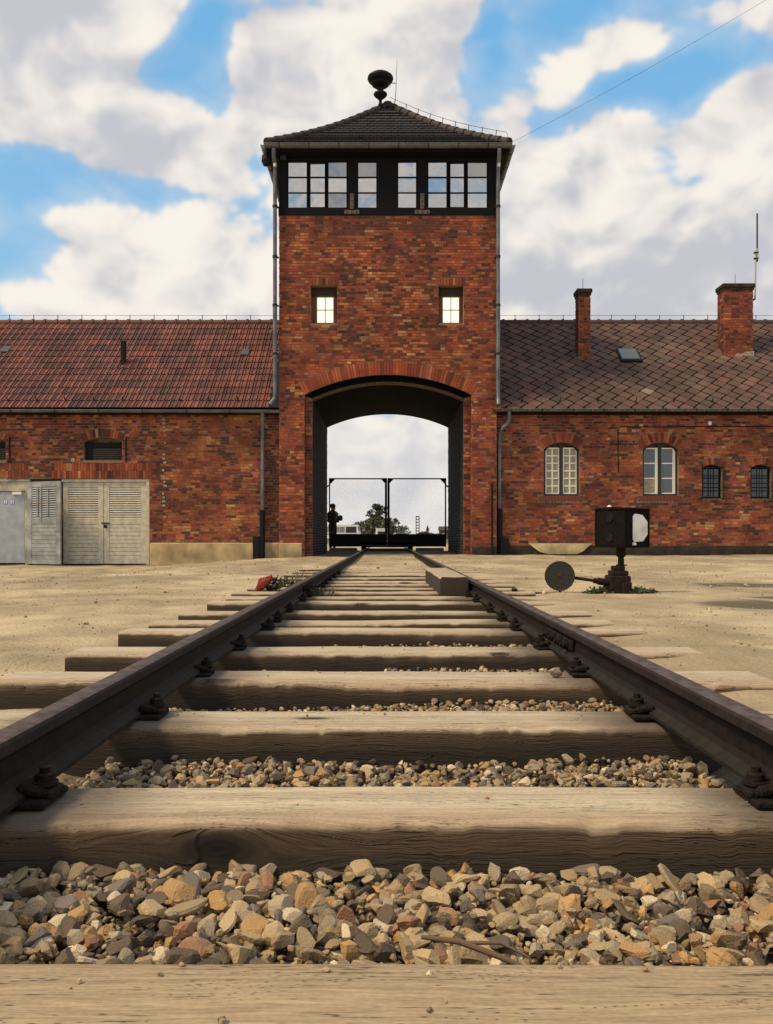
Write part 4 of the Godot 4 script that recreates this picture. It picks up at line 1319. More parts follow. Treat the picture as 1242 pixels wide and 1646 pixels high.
func barred_window(W: Node3D, o: Array):
	var z = -WING - 0.12
	var fr = Mb.new()
	fr.bx(Vector3(o[0], o[2], z - 0.05), Vector3(o[1], o[3] + o[4], z - 0.02))
	var win = build("window", fr, M.dark_wood, W)
	for k in 3:
		for j in 2:
			var p = Mb.new()
			var w2 = (o[1] - o[0] - 0.12) / 2
			p.bx(Vector3(o[0] + 0.05 + j * (w2 + 0.02), lerp(o[2] + 0.05, o[3], k / 3.0), z - 0.019), Vector3(o[0] + 0.05 + w2 + j * (w2 + 0.02), lerp(o[2] + 0.05, o[3], (k + 1) / 3.0) - 0.03, z - 0.012))
			build("pane", p, M.dark_pane, win)
	for i in 5:
		var b = Mb.new()
		var x = lerp(o[0] - 0.02, o[1] + 0.02, i / 4.0)
		b.tube([Vector3(x, o[2] - 0.03, -WING + 0.05), Vector3(x, o[3] + 0.05, -WING + 0.05)], 0.011, 6)
		build("bar", b, M.black_iron, win)
	for i in 5:
		var b = Mb.new()
		var y = lerp(o[2], o[3], i / 4.0)
		b.tube([Vector3(o[0] - 0.04, y, -WING + 0.05), Vector3(o[1] + 0.04, y, -WING + 0.05)], 0.009, 6)
		build("bar", b, M.black_iron, win)
func chimney(W: Node3D, called: String, x0: float, x1: float, front: float, depth: float, yb: float, yt: float, count: int):
	var c = Mb.new()
	c.bx(Vector3(x0, yb - 0.8, -front - depth), Vector3(x1, yt, -front))
	var o = build(called, c, M.mortar_red, W)
	var items = []
	var none = func(_a, _b): return []
	var col = func(_u, v):
		var dark = 0.15 + 0.3 * smoothstep(yt - yb - 0.6, yt - yb, v)
		return brick_mix(0.08, dark)
	brick_wall(items, Vector3(x0, yb - 0.3, -front), Basis(), x1 - x0, yt - yb + 0.24, none, col)
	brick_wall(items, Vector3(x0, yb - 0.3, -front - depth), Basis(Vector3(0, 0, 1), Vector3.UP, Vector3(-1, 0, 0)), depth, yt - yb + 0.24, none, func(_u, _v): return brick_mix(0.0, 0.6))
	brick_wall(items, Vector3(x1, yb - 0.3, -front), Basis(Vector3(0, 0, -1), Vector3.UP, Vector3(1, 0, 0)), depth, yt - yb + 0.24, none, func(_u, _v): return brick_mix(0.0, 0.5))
	lay_local(items, "brick", "brickwork", [brick_shape(6)], M.brick, o, count, Vector3.ZERO)
	var cap = Mb.new()
	cap.bx(Vector3(x0 - 0.06, yt - 0.13, -front - depth - 0.06), Vector3(x1 + 0.06, yt, -front + 0.06), 0.02)
	cap.bx(Vector3(x0 - 0.03, yt - 0.2, -front - depth - 0.03), Vector3(x1 + 0.03, yt - 0.132, -front + 0.03), 0.01)
	build("cap", cap, M.tar, o)
	var rod = Mb.new()
	rod.tube([Vector3((x0 + x1) / 2, yt, -front - depth / 2), Vector3((x0 + x1) / 2, yt + 0.36, -front - depth / 2)], 0.008, 5)
	build("lightning_rod", rod, M.iron, o)
	return o
func right_wing():
	var W = thing("brick_wing", "low brick wing with diamond slate roof, two chimneys and four windows right of the tower", "building")
	var xa = 3.075; var xb = 13.5
	var ops = [[4.44, 5.44, 1.70, 3.01, 0.20], [7.23, 8.23, 1.70, 3.01, 0.20], [8.91, 9.475, 1.63, 2.49, 0.09], [10.28, 10.86, 1.63, 2.49, 0.09]]
	var wall = wing_body(W, xa, xb, ops, M.mortar)
	var items = []
	var holes = func(v0, v1):
		var a = v0 - 0.1; var b = v1 - 0.1
		var c = []
		for i in 4:
			for s in opening_cut(ops[i], a, b, 0.30 if i < 2 else 0.22): c.append(s - Vector2(xa, xa))
			if i < 2 and a < ops[i][2] and b > ops[i][2] - 0.13: c.append(Vector2(ops[i][0] - 0.16 - xa, ops[i][1] + 0.16 - xa))
		if b < 0.31: c.append(Vector2(-1, 20))
		return c
	brick_wall(items, Vector3(xa, -0.1, -WING), Basis(), xb - xa, 4.1, holes, right_colour, 0.0765)
	lintel_bricks(items, ops.slice(0, 2), 0.29, 0.1, 0.2)
	lintel_bricks(items, ops.slice(2, 4), 0.21, 0.1, 0.3)
	lay_local(items, "brick", "brickwork", [brick_shape(3), brick_shape(5)], M.brick, wall, 220, Vector3.ZERO)
	casement(W, ops[0], 0); casement(W, ops[1], 1)
	barred_window(W, ops[2]); barred_window(W, ops[3])
	var pl = Mb.new()
	pl.bx(Vector3(xa, -0.6, -WING - 0.05), Vector3(xb, 0.295, -WING + 0.05), 0.015)
	build("plinth", pl, M.tar, W)
	var pt = Mb.new()
	pt.prism(PackedVector2Array([Vector2(3.98, 0.36), Vector2(4.3, 0.12), Vector2(4.55, 0.06), Vector2(5.35, 0.055), Vector2(5.52, 0.13), Vector2(5.78, 0.36)]), -WING + 0.03, -WING + 0.085)
	build("plaster_patch", pt, M.cream_patch, W)
	# cable and lamp on the wall
	var cb = Mb.new()
	cb.tube([Vector3(6.53, 2.35, -WING + 0.02), Vector3(6.53, 3.60, -WING + 0.02), Vector3(6.6, 3.64, -WING + 0.02), Vector3(13.4, 3.66, -WING + 0.02)], 0.013, 5)
	build("cable", cb, M.black_iron, W)
	var wl = Mb.new()
	wl.lathe([Vector2(0, -0.07), Vector2(0.05, -0.04), Vector2(0.055, 0.02), Vector2(0.03, 0.06), Vector2(0, 0.07)], 12)
	build("wall_lamp", wl, M.white, W, Transform3D(Basis(), Vector3(9.08, 3.73, -WING + 0.10)))
	# roof of diamond slates
	var roof = wing_roof(W, xa, xb)
	var shape = func(mb: Mb):
		var p = [Vector2(0, -0.212), Vector2(0.205, 0), Vector2(0.03, 0.19), Vector2(-0.03, 0.19), Vector2(-0.205, 0)]
		for i in range(1, 4): mb.tri(Vector3(p[0].x, p[0].y, 0.008), Vector3(p[i].x, p[i].y, 0.008), Vector3(p[i + 1].x, p[i + 1].y, 0.008))
		for i in 5:
			var a = p[i]; var b = p[(i + 1) % 5]
			mb.quad(Vector3(a.x, a.y, 0.008), Vector3(a.x, a.y, -0.014), Vector3(b.x, b.y, -0.014), Vector3(b.x, b.y, 0.008))
	var tiles = []
	var L = slope_len()
	var rows = int(L / 0.22)
	for r in rows + 1:
		var x = xa + (0.22 if r % 2 else 0.02)
		while x < xb:
			var n1 = na.get_noise_2d(x * 18.0 + 333.0, r * 5.0)
			var c = pick([[0.27, 0.138, 0.098, 5.0], [0.245, 0.132, 0.095, 3.0], [0.31, 0.138, 0.098, 1.5], [0.23, 0.142, 0.10, 1.5]])
			var k = 1.0 + 0.5 * n1
			if rng.randf() < 0.003: c = Color(0.5, 0.36, 0.29)
			if x < xa + 0.35 and rng.randf() < 0.6: c = Color(0.3, 0.09, 0.07)
			tiles.append([Transform3D(slope_basis() * Basis(Vector3.RIGHT, -0.06 + rng.randf_range(-0.005, 0.005)), slope_at(x, r * L / rows, 0.03)), Color(c.r * k, c.g * k, c.b * k), 0.1])
			x += 0.44
	lay_local(tiles, "roof_slate", "roof_slating", [shape], M.slate, roof, 300, Vector3.ZERO)
	ridge_line(roof, xa, xb, Color(0.17, 0.085, 0.07))
	snow_hooks(roof, xa + 0.2, xb, 1.07, 0.30)
	gutter(W, Vector3(3.04, 4.10, -EAVE_D + 0.05), Vector3(xb, 4.10, -EAVE_D + 0.05), 0.075, 0.86)
	var sk = Mb.new()
	sk.bx(Vector3(-0.33, -0.40, -0.04), Vector3(0.33, 0.42, 0.11), 0.02)
	var so = build("skylight", sk, M.black_iron, roof, Transform3D(slope_basis(), slope_at(7.42, 3.02, 0.0)))
	var gl = Mb.new()
	gl.bx(Vector3(-0.27, -0.30, 0.112), Vector3(0.27, 0.36, 0.118))
	build("skylight_pane", gl, M.skylight_pane, roof, Transform3D(slope_basis(), slope_at(7.42, 3.02, 0.0)))
	chimney(W, "chimney", 5.86, 6.22, 26.25, 0.40, 6.05, 8.12, 60)
	chimney(W, "chimney", 10.36, 11.25, 26.4, 0.50, 6.25, 8.32, 100)
	var mp = Mb.new()
	mp.prism(PackedVector2Array([Vector2(10.62, 6.0), Vector2(11.26, 6.02), Vector2(11.27, 6.24), Vector2(11.0, 6.22), Vector2(10.9, 6.16), Vector2(10.75, 6.17)]), -26.4 + 0.01, -26.4 + 0.05)
	build("mortar_flashing", mp, M.mortar_pale, W)
	# rainwater pipe
	var dp = Mb.new()
	dp.tube([Vector3(3.42, 4.03, -23.98), Vector3(3.42, 3.80, -23.99), Vector3(3.38, 3.70, -24.02), Vector3(3.22, 3.55, -24.12), Vector3(3.17, 3.4, -24.16), Vector3(3.17, 1.32, -24.16)], 0.06, 10)
	var o = build("downpipe", dp, M.zinc, W)
	var ft = Mb.new()
	ft.tube([Vector3(3.18, 1.34, -24.16), Vector3(3.18, -0.05, -24.16)], 0.075, 10)
	ft.bx(Vector3(3.16, -0.1, -24.22), Vector3(3.42, 0.52, -24.04), 0.03)
	build("pipe_foot", ft, M.black_iron, o)

# ---------------------------------------------------------------- ground, ballast, track
func ground_y(x: float, d: float) -> float:
	var xc = abs(x - TRACK)
	var far = smoothstep(5.0, 20.0, d)
	var side = lerp(-0.03, 0.03, far)
	if x > 0: side += 0.022 * smoothstep(1.1, 1.4, x) * (1.0 - smoothstep(1.6, 2.2, x)) * (1.0 - far) * (0.6 + 0.8 * nb.get_noise_2d(x * 60.0, d * 60.0))
	if x < 0: side = lerp(-0.085, lerp(-0.02, -0.25, smoothstep(-2.4, -6.6, x)), far)
	if d > 30.0: side = lerp(side, 0.0, smoothstep(30.0, 34.0, d))
	var bed = lerp(-0.135, 0.012, smoothstep(10.2, 13.0, d))
	if d > 20: bed = lerp(0.012, 0.05, smoothstep(20.0, 26.0, d))
	var y = lerp(bed, side, smoothstep(0.80, 1.0, xc)) if d < 30.0 else lerp(bed, side, smoothstep(30.0, 33.0, d))
	var k = clamp(1.0 - (d - 40.0) / 60.0, 0.0, 1.0)
	y += (na.get_noise_2d(x * 14.0, d * 14.0) * 0.035 + nb.get_noise_2d(x * 70.0, d * 70.0) * 0.014) * k * (1.0 if xc > 0.9 else 0.5)
	# low ledges left by old paving
	if x < -2.0 and d > 7.0 and d < 22.0: y += 0.03 * smoothstep(0.12, 0.16, na.get_noise_2d(x * 9.0 + 80.0, d * 16.0))
	return y
func ground_col(x: float, d: float) -> Color:
	var a = na.get_noise_2d(x * 22.0 + 55.0, d * 12.0); var b = nb.get_noise_2d(x * 90.0, d * 60.0)
	var c = Color(0.70, 0.54, 0.325).lerp(Color(0.52, 0.39, 0.23), clamp(0.38 + a * 2.0 + b * 0.8, 0.0, 1.0))
	if a < -0.12: c = c.lerp(Color(0.80, 0.63, 0.38), clamp((-0.12 - a) * 3.0, 0.0, 0.8))
	# damp hollows on the right, trodden earth under the arch
	for q in [[4.15, 9.6, 0.75, 0.55], [3.05, 6.9, 0.55, 0.40], [3.5, 7.6, 0.35, 0.2], [-5.2, 12.0, 2.4, 0.8]]:
		var e = pow((x - q[0]) / q[2], 2.0) + pow((d - q[1]) / q[3], 2.0) + b * 0.9
		var amt = smoothstep(1.1, 0.5, e) * (0.85 if q[0] > 0 else 0.25)
		c = c.lerp(Color(0.11, 0.08, 0.05), amt)
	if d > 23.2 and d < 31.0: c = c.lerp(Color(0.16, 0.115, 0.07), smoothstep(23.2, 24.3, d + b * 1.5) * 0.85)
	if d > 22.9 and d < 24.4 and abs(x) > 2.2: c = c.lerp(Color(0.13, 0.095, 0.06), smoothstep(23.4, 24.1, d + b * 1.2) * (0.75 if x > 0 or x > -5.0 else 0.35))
	if d > 60.0: c = c.lerp(Color(0.16, 0.17, 0.07), smoothstep(60.0, 90.0, d))
	if abs(x - TRACK) < 0.9 and d < 10.5: c = Color(0.20, 0.155, 0.10)
	return c
func ground():
	var xs = [-1800.0, -700.0, -300.0, -120.0, -60.0, -35.0, -24.0, -18.0]
	var x = -14.0
	while x < 14.0:
		xs.append(x)
		x += 0.07 if abs(x) < 2.4 else (0.13 if abs(x) < 6 else 0.25)
	xs += [14.0, 18.0, 24.0, 35.0, 60.0, 120.0, 300.0, 700.0, 1800.0]
	var ds = [-400.0, -100.0, -30.0, -8.0, -2.0, -0.5]
	var d = 0.3
	while d < 33.0:
		ds.append(d)
		d += 0.07 if d < 9 else (0.13 if d < 16 else 0.22)
	ds += [34.0, 37.0, 42.0, 50.0, 60.0, 75.0, 95.0, 130.0, 200.0, 400.0, 900.0, 2500.0]
	var nx = xs.size(); var nd = ds.size()
	var v := PackedVector3Array(); var c := PackedColorArray(); var ix := PackedInt32Array()
	v.resize(nx * nd); c.resize(nx * nd)
	for j in nd:
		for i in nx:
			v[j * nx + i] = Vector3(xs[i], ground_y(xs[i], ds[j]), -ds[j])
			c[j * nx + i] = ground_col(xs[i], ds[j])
	var n := PackedVector3Array(); n.resize(nx * nd)
	for j in nd:
		for i in nx:
			var dx = v[j * nx + min(i + 1, nx - 1)] - v[j * nx + max(i - 1, 0)]
			var dz = v[max(j - 1, 0) * nx + i] - v[min(j + 1, nd - 1) * nx + i]
			n[j * nx + i] = dz.cross(dx).normalized()
	for j in nd - 1:
		for i in nx - 1:
			var a = j * nx + i; var b = a + 1; var e = a + nx; var f = e + 1
			ix.append_array(PackedInt32Array([a, e, b, b, e, f]))
	var arr = []; arr.resize(Mesh.ARRAY_MAX)
	arr[Mesh.ARRAY_VERTEX] = v; arr[Mesh.ARRAY_NORMAL] = n; arr[Mesh.ARRAY_COLOR] = c; arr[Mesh.ARRAY_INDEX] = ix
	var m = ArrayMesh.new()
	m.add_surface_from_arrays(Mesh.PRIMITIVE_TRIANGLES, arr)
	m.surface_set_material(0, M.ground)
	var g = structure(part("ground", m, self))
	# pebbles and crumbs of earth lying about
	var mb = Mb.new()
	var shapes = []
	for k in 5: shapes.append(stone_shape(60 + k, false))
	for i in 9000:
		var dd = 2.0 + pow(rng.randf(), 1.3) * 20.0
		var px = rng.randf_range(-0.5, 0.5) * dd * 0.98
		if abs(px - TRACK) < 0.85 and dd < 12.0: continue
		if abs(px - TRACK) < 1.4 and dd < 10.0 and rng.randf() < 0.6: continue
		var cl = nb.get_noise_2d(px * 25.0, dd * 25.0)
		if cl < 0.0 and rng.randf() < 0.75: continue
		var by_track = px > 1.3 and px < 2.6 and dd < 8.5 or px < -1.9 and dd > 3.5 and dd < 7.0
		var s = rng.randf_range(0.003, 0.010) * (1.0 if rng.randf() < 0.96 else 2.2) * clamp(dd / 7.0, 0.6, 1.6) * (1.7 if by_track and rng.randf() < 0.35 else 1.0)
		mb.xf = Transform3D(random_turn() * Basis.from_scale(Vector3.ONE * s), Vector3(px, ground_y(px, dd) + s * 0.2, -dd))
		mb.col = pick([[0.60, 0.46, 0.27, 4.0], [0.46, 0.34, 0.2, 3.0], [0.24, 0.17, 0.11, 1.3], [0.74, 0.62, 0.45, 1.0]])
		shapes[i % 5].call(mb)
	stuff(build("pebbles", mb, M.stone, g))

const SLEEPERS := [ # far edge, width, left end, right end, height of the top
	[1.034, 0.26, -1.33, 1.38, 0.0], [1.758, 0.235, -1.36, 1.36, 0.0], [2.52, 0.235, -1.36, 1.38, 0.002], [3.277, 0.25, -1.40, 1.37, 0.0], [4.01, 0.25, -1.41, 1.39, 0.001], [4.85, 0.24, -1.44, 1.40, 0.0],
	[5.37, 0.24, -1.42, 1.36, -0.004], [6.02, 0.24, -1.40, 1.38, -0.002], [6.91, 0.25, -1.39, 1.40, 0.002], [7.50, 0.24, -1.36, 1.36, 0.0], [8.15, 0.24, -1.43, 1.37, 0.0], [8.80, 0.23, -1.39, 1.38, 0.0], [9.45, 0.24, -1.38, 1.38, 0.002],
	[10.1, 0.24, -1.36, 1.36, 0.004], [10.9, 0.24, -1.36, 1.38, 0.006], [11.8, 0.24, -1.38, 1.36, 0.012], [12.7, 0.24, -1.36, 1.36, 0.016], [13.6, 0.24, -1.36, 1.36, 0.022]]
const ORD := ["first", "second", "third", "fourth", "fifth", "sixth", "seventh", "eighth", "ninth", "tenth", "eleventh", "twelfth", "thirteenth", "fourteenth", "fifteenth", "sixteenth", "seventeenth", "eighteenth"]
func sleeper_mesh(k: int, w: float, x0: float, x1: float) -> ArrayMesh:
	# outline from the far foot over the top to the near foot, rounded and worn on the upper edges
	var h = 0.17
	var prof = []
	prof.append(Vector2(0, -h)); prof.append(Vector2(0, -0.10)); prof.append(Vector2(0.0, -0.05))
	for i in 5:
		var a = PI / 2 * i / 4.0
		prof.append(Vector2(0.02 - 0.02 * cos(a), -0.02 + 0.02 * sin(a)))
	for i in range(1, 8): prof.append(Vector2(lerp(0.02, w - 0.022, i / 8.0), 0))
	for i in 7:
		var a = PI / 2 * i / 6.0
		prof.append(Vector2(w - 0.022 + 0.022 * sin(a), -0.018 + 0.018 * cos(a)))
	for i in range(1, 7): prof.append(Vector2(w, -0.018 - 0.0253 * i))
	var segs = 240 if k < 4 else (110 if k < 7 else 50)
	var P = []; var C = []; var U = []
	var len_ = x1 - x0
	for s in segs + 1:
		var x = lerp(x0, x1, s / float(segs))
		var row = []; var crow = []; var urow = []
		var run = 0.0
		for j in prof.size():
			if j: run += prof[j].distance_to(prof[j - 1])
			var q = prof[j]
			var n1 = na.get_noise_3d(x * 45.0, q.x * 260.0 + k * 100.0, q.y * 260.0)
			var n2 = nb.get_noise_3d(x * 25.0, q.x * 900.0 + k * 70.0, q.y * 500.0)
			var dip = 0.006 * na.get_noise_2d(x * 30.0, k * 40.0)
			var near_edge = clamp((q.x - (w - 0.05)) / 0.05, 0.0, 1.0)
			var y = q.y + dip + 0.0035 * n1 + 0.0022 * n2 - near_edge * 0.004 * max(0.0, na.get_noise_2d(x * 40.0, k * 31.0 + 9.0) + 0.12) - near_edge * 0.004 * max(0.0, nb.get_noise_2d(x * 420.0, k * 17.0)) - near_edge * 0.005 * smoothstep(0.24, 0.28, na.get_noise_2d(x * 330.0, k * 23.0 + 500.0))
			if k == 3: y -= near_edge * 0.014 * smoothstep(-0.1, 0.25, na.get_noise_2d(x * 16.0, 900.0))
			var z = -(w - q.x) + 0.004 * n1 * (1.0 if q.y < -0.02 else 0.3) + 0.003 * na.get_noise_2d(x * 15.0, k * 77.0) * near_edge
			row.append(Vector3(x, y, z))
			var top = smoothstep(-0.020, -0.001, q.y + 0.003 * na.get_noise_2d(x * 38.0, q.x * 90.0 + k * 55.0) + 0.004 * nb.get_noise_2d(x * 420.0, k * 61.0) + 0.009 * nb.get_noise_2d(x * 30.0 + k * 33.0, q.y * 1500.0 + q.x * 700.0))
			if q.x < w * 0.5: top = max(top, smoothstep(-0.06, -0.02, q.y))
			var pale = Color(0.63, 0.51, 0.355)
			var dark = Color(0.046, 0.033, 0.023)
			if k == 0:
				pale = Color(0.46, 0.335, 0.20)
			elif k == 1:
				dark = Color(0.066, 0.044, 0.028)
			var mottled = 0.5 + 0.6 * nb.get_noise_2d(x * 11.0 + k * 50.0, q.x * 520.0 + k * 13.0)
			pale = pale.lerp(Color(0.33, 0.22, 0.125), clamp(mottled * 1.3 - 0.42, 0.0, 0.85) * (0.45 if k == 0 else 0.7))
			if q.y > -0.03 and q.x > w - 0.06: pale = pale.lerp(Color(0.40, 0.22, 0.10), 0.25)
			# oil and rust stains at the rail seats, with occlusion shade painted in
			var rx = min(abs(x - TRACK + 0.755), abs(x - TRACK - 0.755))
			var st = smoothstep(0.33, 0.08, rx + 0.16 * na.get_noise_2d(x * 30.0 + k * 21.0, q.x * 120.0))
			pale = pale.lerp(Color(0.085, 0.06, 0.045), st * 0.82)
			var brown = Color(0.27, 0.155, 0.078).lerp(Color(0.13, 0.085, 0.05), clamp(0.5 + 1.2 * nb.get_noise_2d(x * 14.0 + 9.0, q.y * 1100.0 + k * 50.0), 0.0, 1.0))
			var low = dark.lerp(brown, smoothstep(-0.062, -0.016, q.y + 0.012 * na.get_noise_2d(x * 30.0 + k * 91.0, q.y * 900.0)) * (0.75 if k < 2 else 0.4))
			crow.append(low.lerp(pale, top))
			urow.append(Vector2((x + 1.36) / 2.7 + (k * 0.37 if k != 1 else 0.0), (run + (k * 0.23 if k != 1 else 0.06)) / 0.58))
		P.append(row); C.append(crow); U.append(urow)
	var st := SurfaceTool.new()
	st.begin(Mesh.PRIMITIVE_TRIANGLES)
	st.set_smooth_group(0)
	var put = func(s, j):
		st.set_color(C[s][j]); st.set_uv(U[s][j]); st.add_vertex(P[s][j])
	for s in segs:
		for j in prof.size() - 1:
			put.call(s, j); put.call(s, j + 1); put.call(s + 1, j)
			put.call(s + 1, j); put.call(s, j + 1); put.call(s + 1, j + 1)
	# end grain
	st.set_smooth_group(-1)
	for e in [0, segs]:
		for j in range(1, prof.size() - 1):
			var o = [0, j + 1, j] if e == 0 else [0, j, j + 1]
			for q in o:
				st.set_color(C[e][q].lerp(Color(0.12, 0.09, 0.06), 0.4)); st.set_uv(Vector2(P[e][q].z * 2.0, P[e][q].y * 3.0)); st.add_vertex(P[e][q])
	st.generate_normals()
	st.set_material(M.sleeper)
	return st.commit()
func sleepers():
	for k in SLEEPERS.size():
		var s = SLEEPERS[k]
		var look = "weathered pale timber sleeper across the track bed, %s from the camera" % ORD[k]
		match k:
			0: look = "smooth greyish timber sleeper cut by the bottom edge of the picture, nearest of all"
			1: look = "broad timber sleeper with a dark swirling knot in its near face, second from the camera"
			2: look = "pale cracked timber sleeper behind the second strip of ballast, third from the camera"
			3: look = "broken-edged timber sleeper with a stone lying on it, fourth from the camera"
			17: look = "timber sleeper nearly buried in sand, farthest of all towards the gate"
			16: look = "timber sleeper half sunk in sand, second from the far end"
		var o := MeshInstance3D.new()
		o.name = numbered("railway_sleeper", self)
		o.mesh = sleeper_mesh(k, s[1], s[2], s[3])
		add_child(o, true)
		o.position = Vector3(0, s[4], -s[0] + s[1])
		o.rotation = Vector3(0, rng.randf_range(-0.006, 0.006) if k > 1 else 0.0, rng.randf_range(-0.002, 0.002))
		tag(o, look, "railway sleeper", "timber sleepers under the rails")

func rail_profile() -> Array:
	# half outline from the foot up, x from the middle, y from the underside
	var half = [Vector2(0.046, 0.0), Vector2(0.046, 0.009), Vector2(0.022, 0.022), Vector2(0.010, 0.034), Vector2(0.008, 0.075), Vector2(0.014, 0.086), Vector2(0.0295, 0.093), Vector2(0.0305, 0.113), Vector2(0.026, 0.1195), Vector2(0.016, 0.1215)]
	var p = half.duplicate()
	for i in range(half.size() - 1, -1, -1): p.append(Vector2(-half[i].x, half[i].y))
	return p
func rail_length(mb: Mb, x: float, d0: float, d1: float):
	var p = rail_profile()
	var n = p.size()
	var segs = int(max(2, (d1 - d0) / 0.5))
	for s in segs:
		var za = -lerp(d0, d1, s / float(segs)); var zb = -lerp(d0, d1, (s + 1) / float(segs))
		for i in n:
			var j = (i + 1) % n
			var a = p[i]; var b = p[j]
			var yy = (a.y + b.y) / 2
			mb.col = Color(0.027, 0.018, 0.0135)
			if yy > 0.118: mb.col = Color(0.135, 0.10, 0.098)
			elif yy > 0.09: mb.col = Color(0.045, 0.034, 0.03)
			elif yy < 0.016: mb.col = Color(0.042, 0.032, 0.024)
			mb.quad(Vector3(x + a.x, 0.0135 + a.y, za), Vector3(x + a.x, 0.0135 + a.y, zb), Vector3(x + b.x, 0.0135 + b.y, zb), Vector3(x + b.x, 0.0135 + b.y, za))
	for e in [[-d0, false], [-d1, true]]:
		mb.col = Color(0.1, 0.07, 0.055)
		for i in range(0, n / 2 - 1):
			var q = [Vector3(x + p[i].x, 0.0135 + p[i].y, e[0]), Vector3(x + p[i + 1].x, 0.0135 + p[i + 1].y, e[0]), Vector3(x - p[i + 1].x, 0.0135 + p[i + 1].y, e[0]), Vector3(x - p[i].x, 0.0135 + p[i].y, e[0])]
			mb.out_quad(q[0], q[1], q[2], q[3], Vector3(x, 0.06, e[0] + (0.1 if e[1] else -0.1)))
func rails():
	var plate = Mb.new()
	plate.box(Vector3(0, 0.0085, 0), Vector3(0.185, 0.013, 0.12), 0.003)
	var pm = plate.mesh(M.rust)
	var clip = Mb.new()
	clip.box(Vector3(0.054, 0.028, 0), Vector3(0.052, 0.022, 0.075), 0.007, Basis(Vector3(0, 0, 1), -0.16))
	clip.box(Vector3(0.086, 0.020, 0), Vector3(0.022, 0.018, 0.065), 0.005)
	var cm = clip.mesh(M.rust)
	var bolt = Mb.new()
	bolt.lathe([Vector2(0.025, 0.036), Vector2(0.025, 0.043), Vector2(0.019, 0.044)], 10)
	bolt.lathe([Vector2(0.019, 0.043), Vector2(0.0195, 0.056), Vector2(0.017, 0.059), Vector2(0, 0.059)], 6)
	bolt.lathe([Vector2(0.010, 0.058), Vector2(0.010, 0.070), Vector2(0, 0.072)], 8)
	var bm = bolt.mesh(M.rust)
	for s in [-1.0, 1.0]:
		var x = TRACK + s * 0.748
		var R = thing("steel_rail", "rusty steel rail on the %s, running from the corner of the picture into the arch" % ("left" if s < 0 else "right"), "rail", Vector3.ZERO, 0.0, "rails of the track")
		var joints = [-0.8, 3.74, 18.0, 36.0] if s > 0 else [-0.8, 7.62, 20.0, 36.0]
		for i in 3:
			var mb = Mb.new()
			rail_length(mb, x, joints[i] + 0.004, joints[i + 1] - 0.004)
			build("rail_length", mb, M.rail, R)
		for k in SLEEPERS.size():
			if k > 15: continue
			var z = -SLEEPERS[k][0] + SLEEPERS[k][1] / 2.0 - 0.01
			var at = Transform3D(Basis(Vector3.UP, rng.randf_range(-0.05, 0.05)), Vector3(x + rng.randf_range(-0.01, 0.01), SLEEPERS[k][4], z))
			var p = part("rail_plate", pm, R, at)
			for e in [-1.0, 1.0]:
				var b = Basis() if e > 0 else Basis(Vector3.UP, PI)
				part("rail_clip", cm, p, Transform3D(b, Vector3(0, 0, 0)))
				part("bolt", bm, p, Transform3D(b * Basis(Vector3.UP, rng.randf()), b * Vector3(0.070, -0.003, 0)))
		for jd in [joints[1]]:
			for e in [-1.0, 1.0]:
				var fp = Mb.new()
				fp.box(Vector3(x + e * 0.017, 0.066, -jd), Vector3(0.016, 0.044, 0.52), 0.006)
				var f = build("fishplate", fp, M.rust, R)
				for q in [-0.19, -0.07, 0.07, 0.19]:
					part("bolt", bm, f, Transform3D(Basis(Vector3(0, 0, 1), -e * PI / 2), Vector3(x + e * (-0.012), 0.066, -jd + q)))

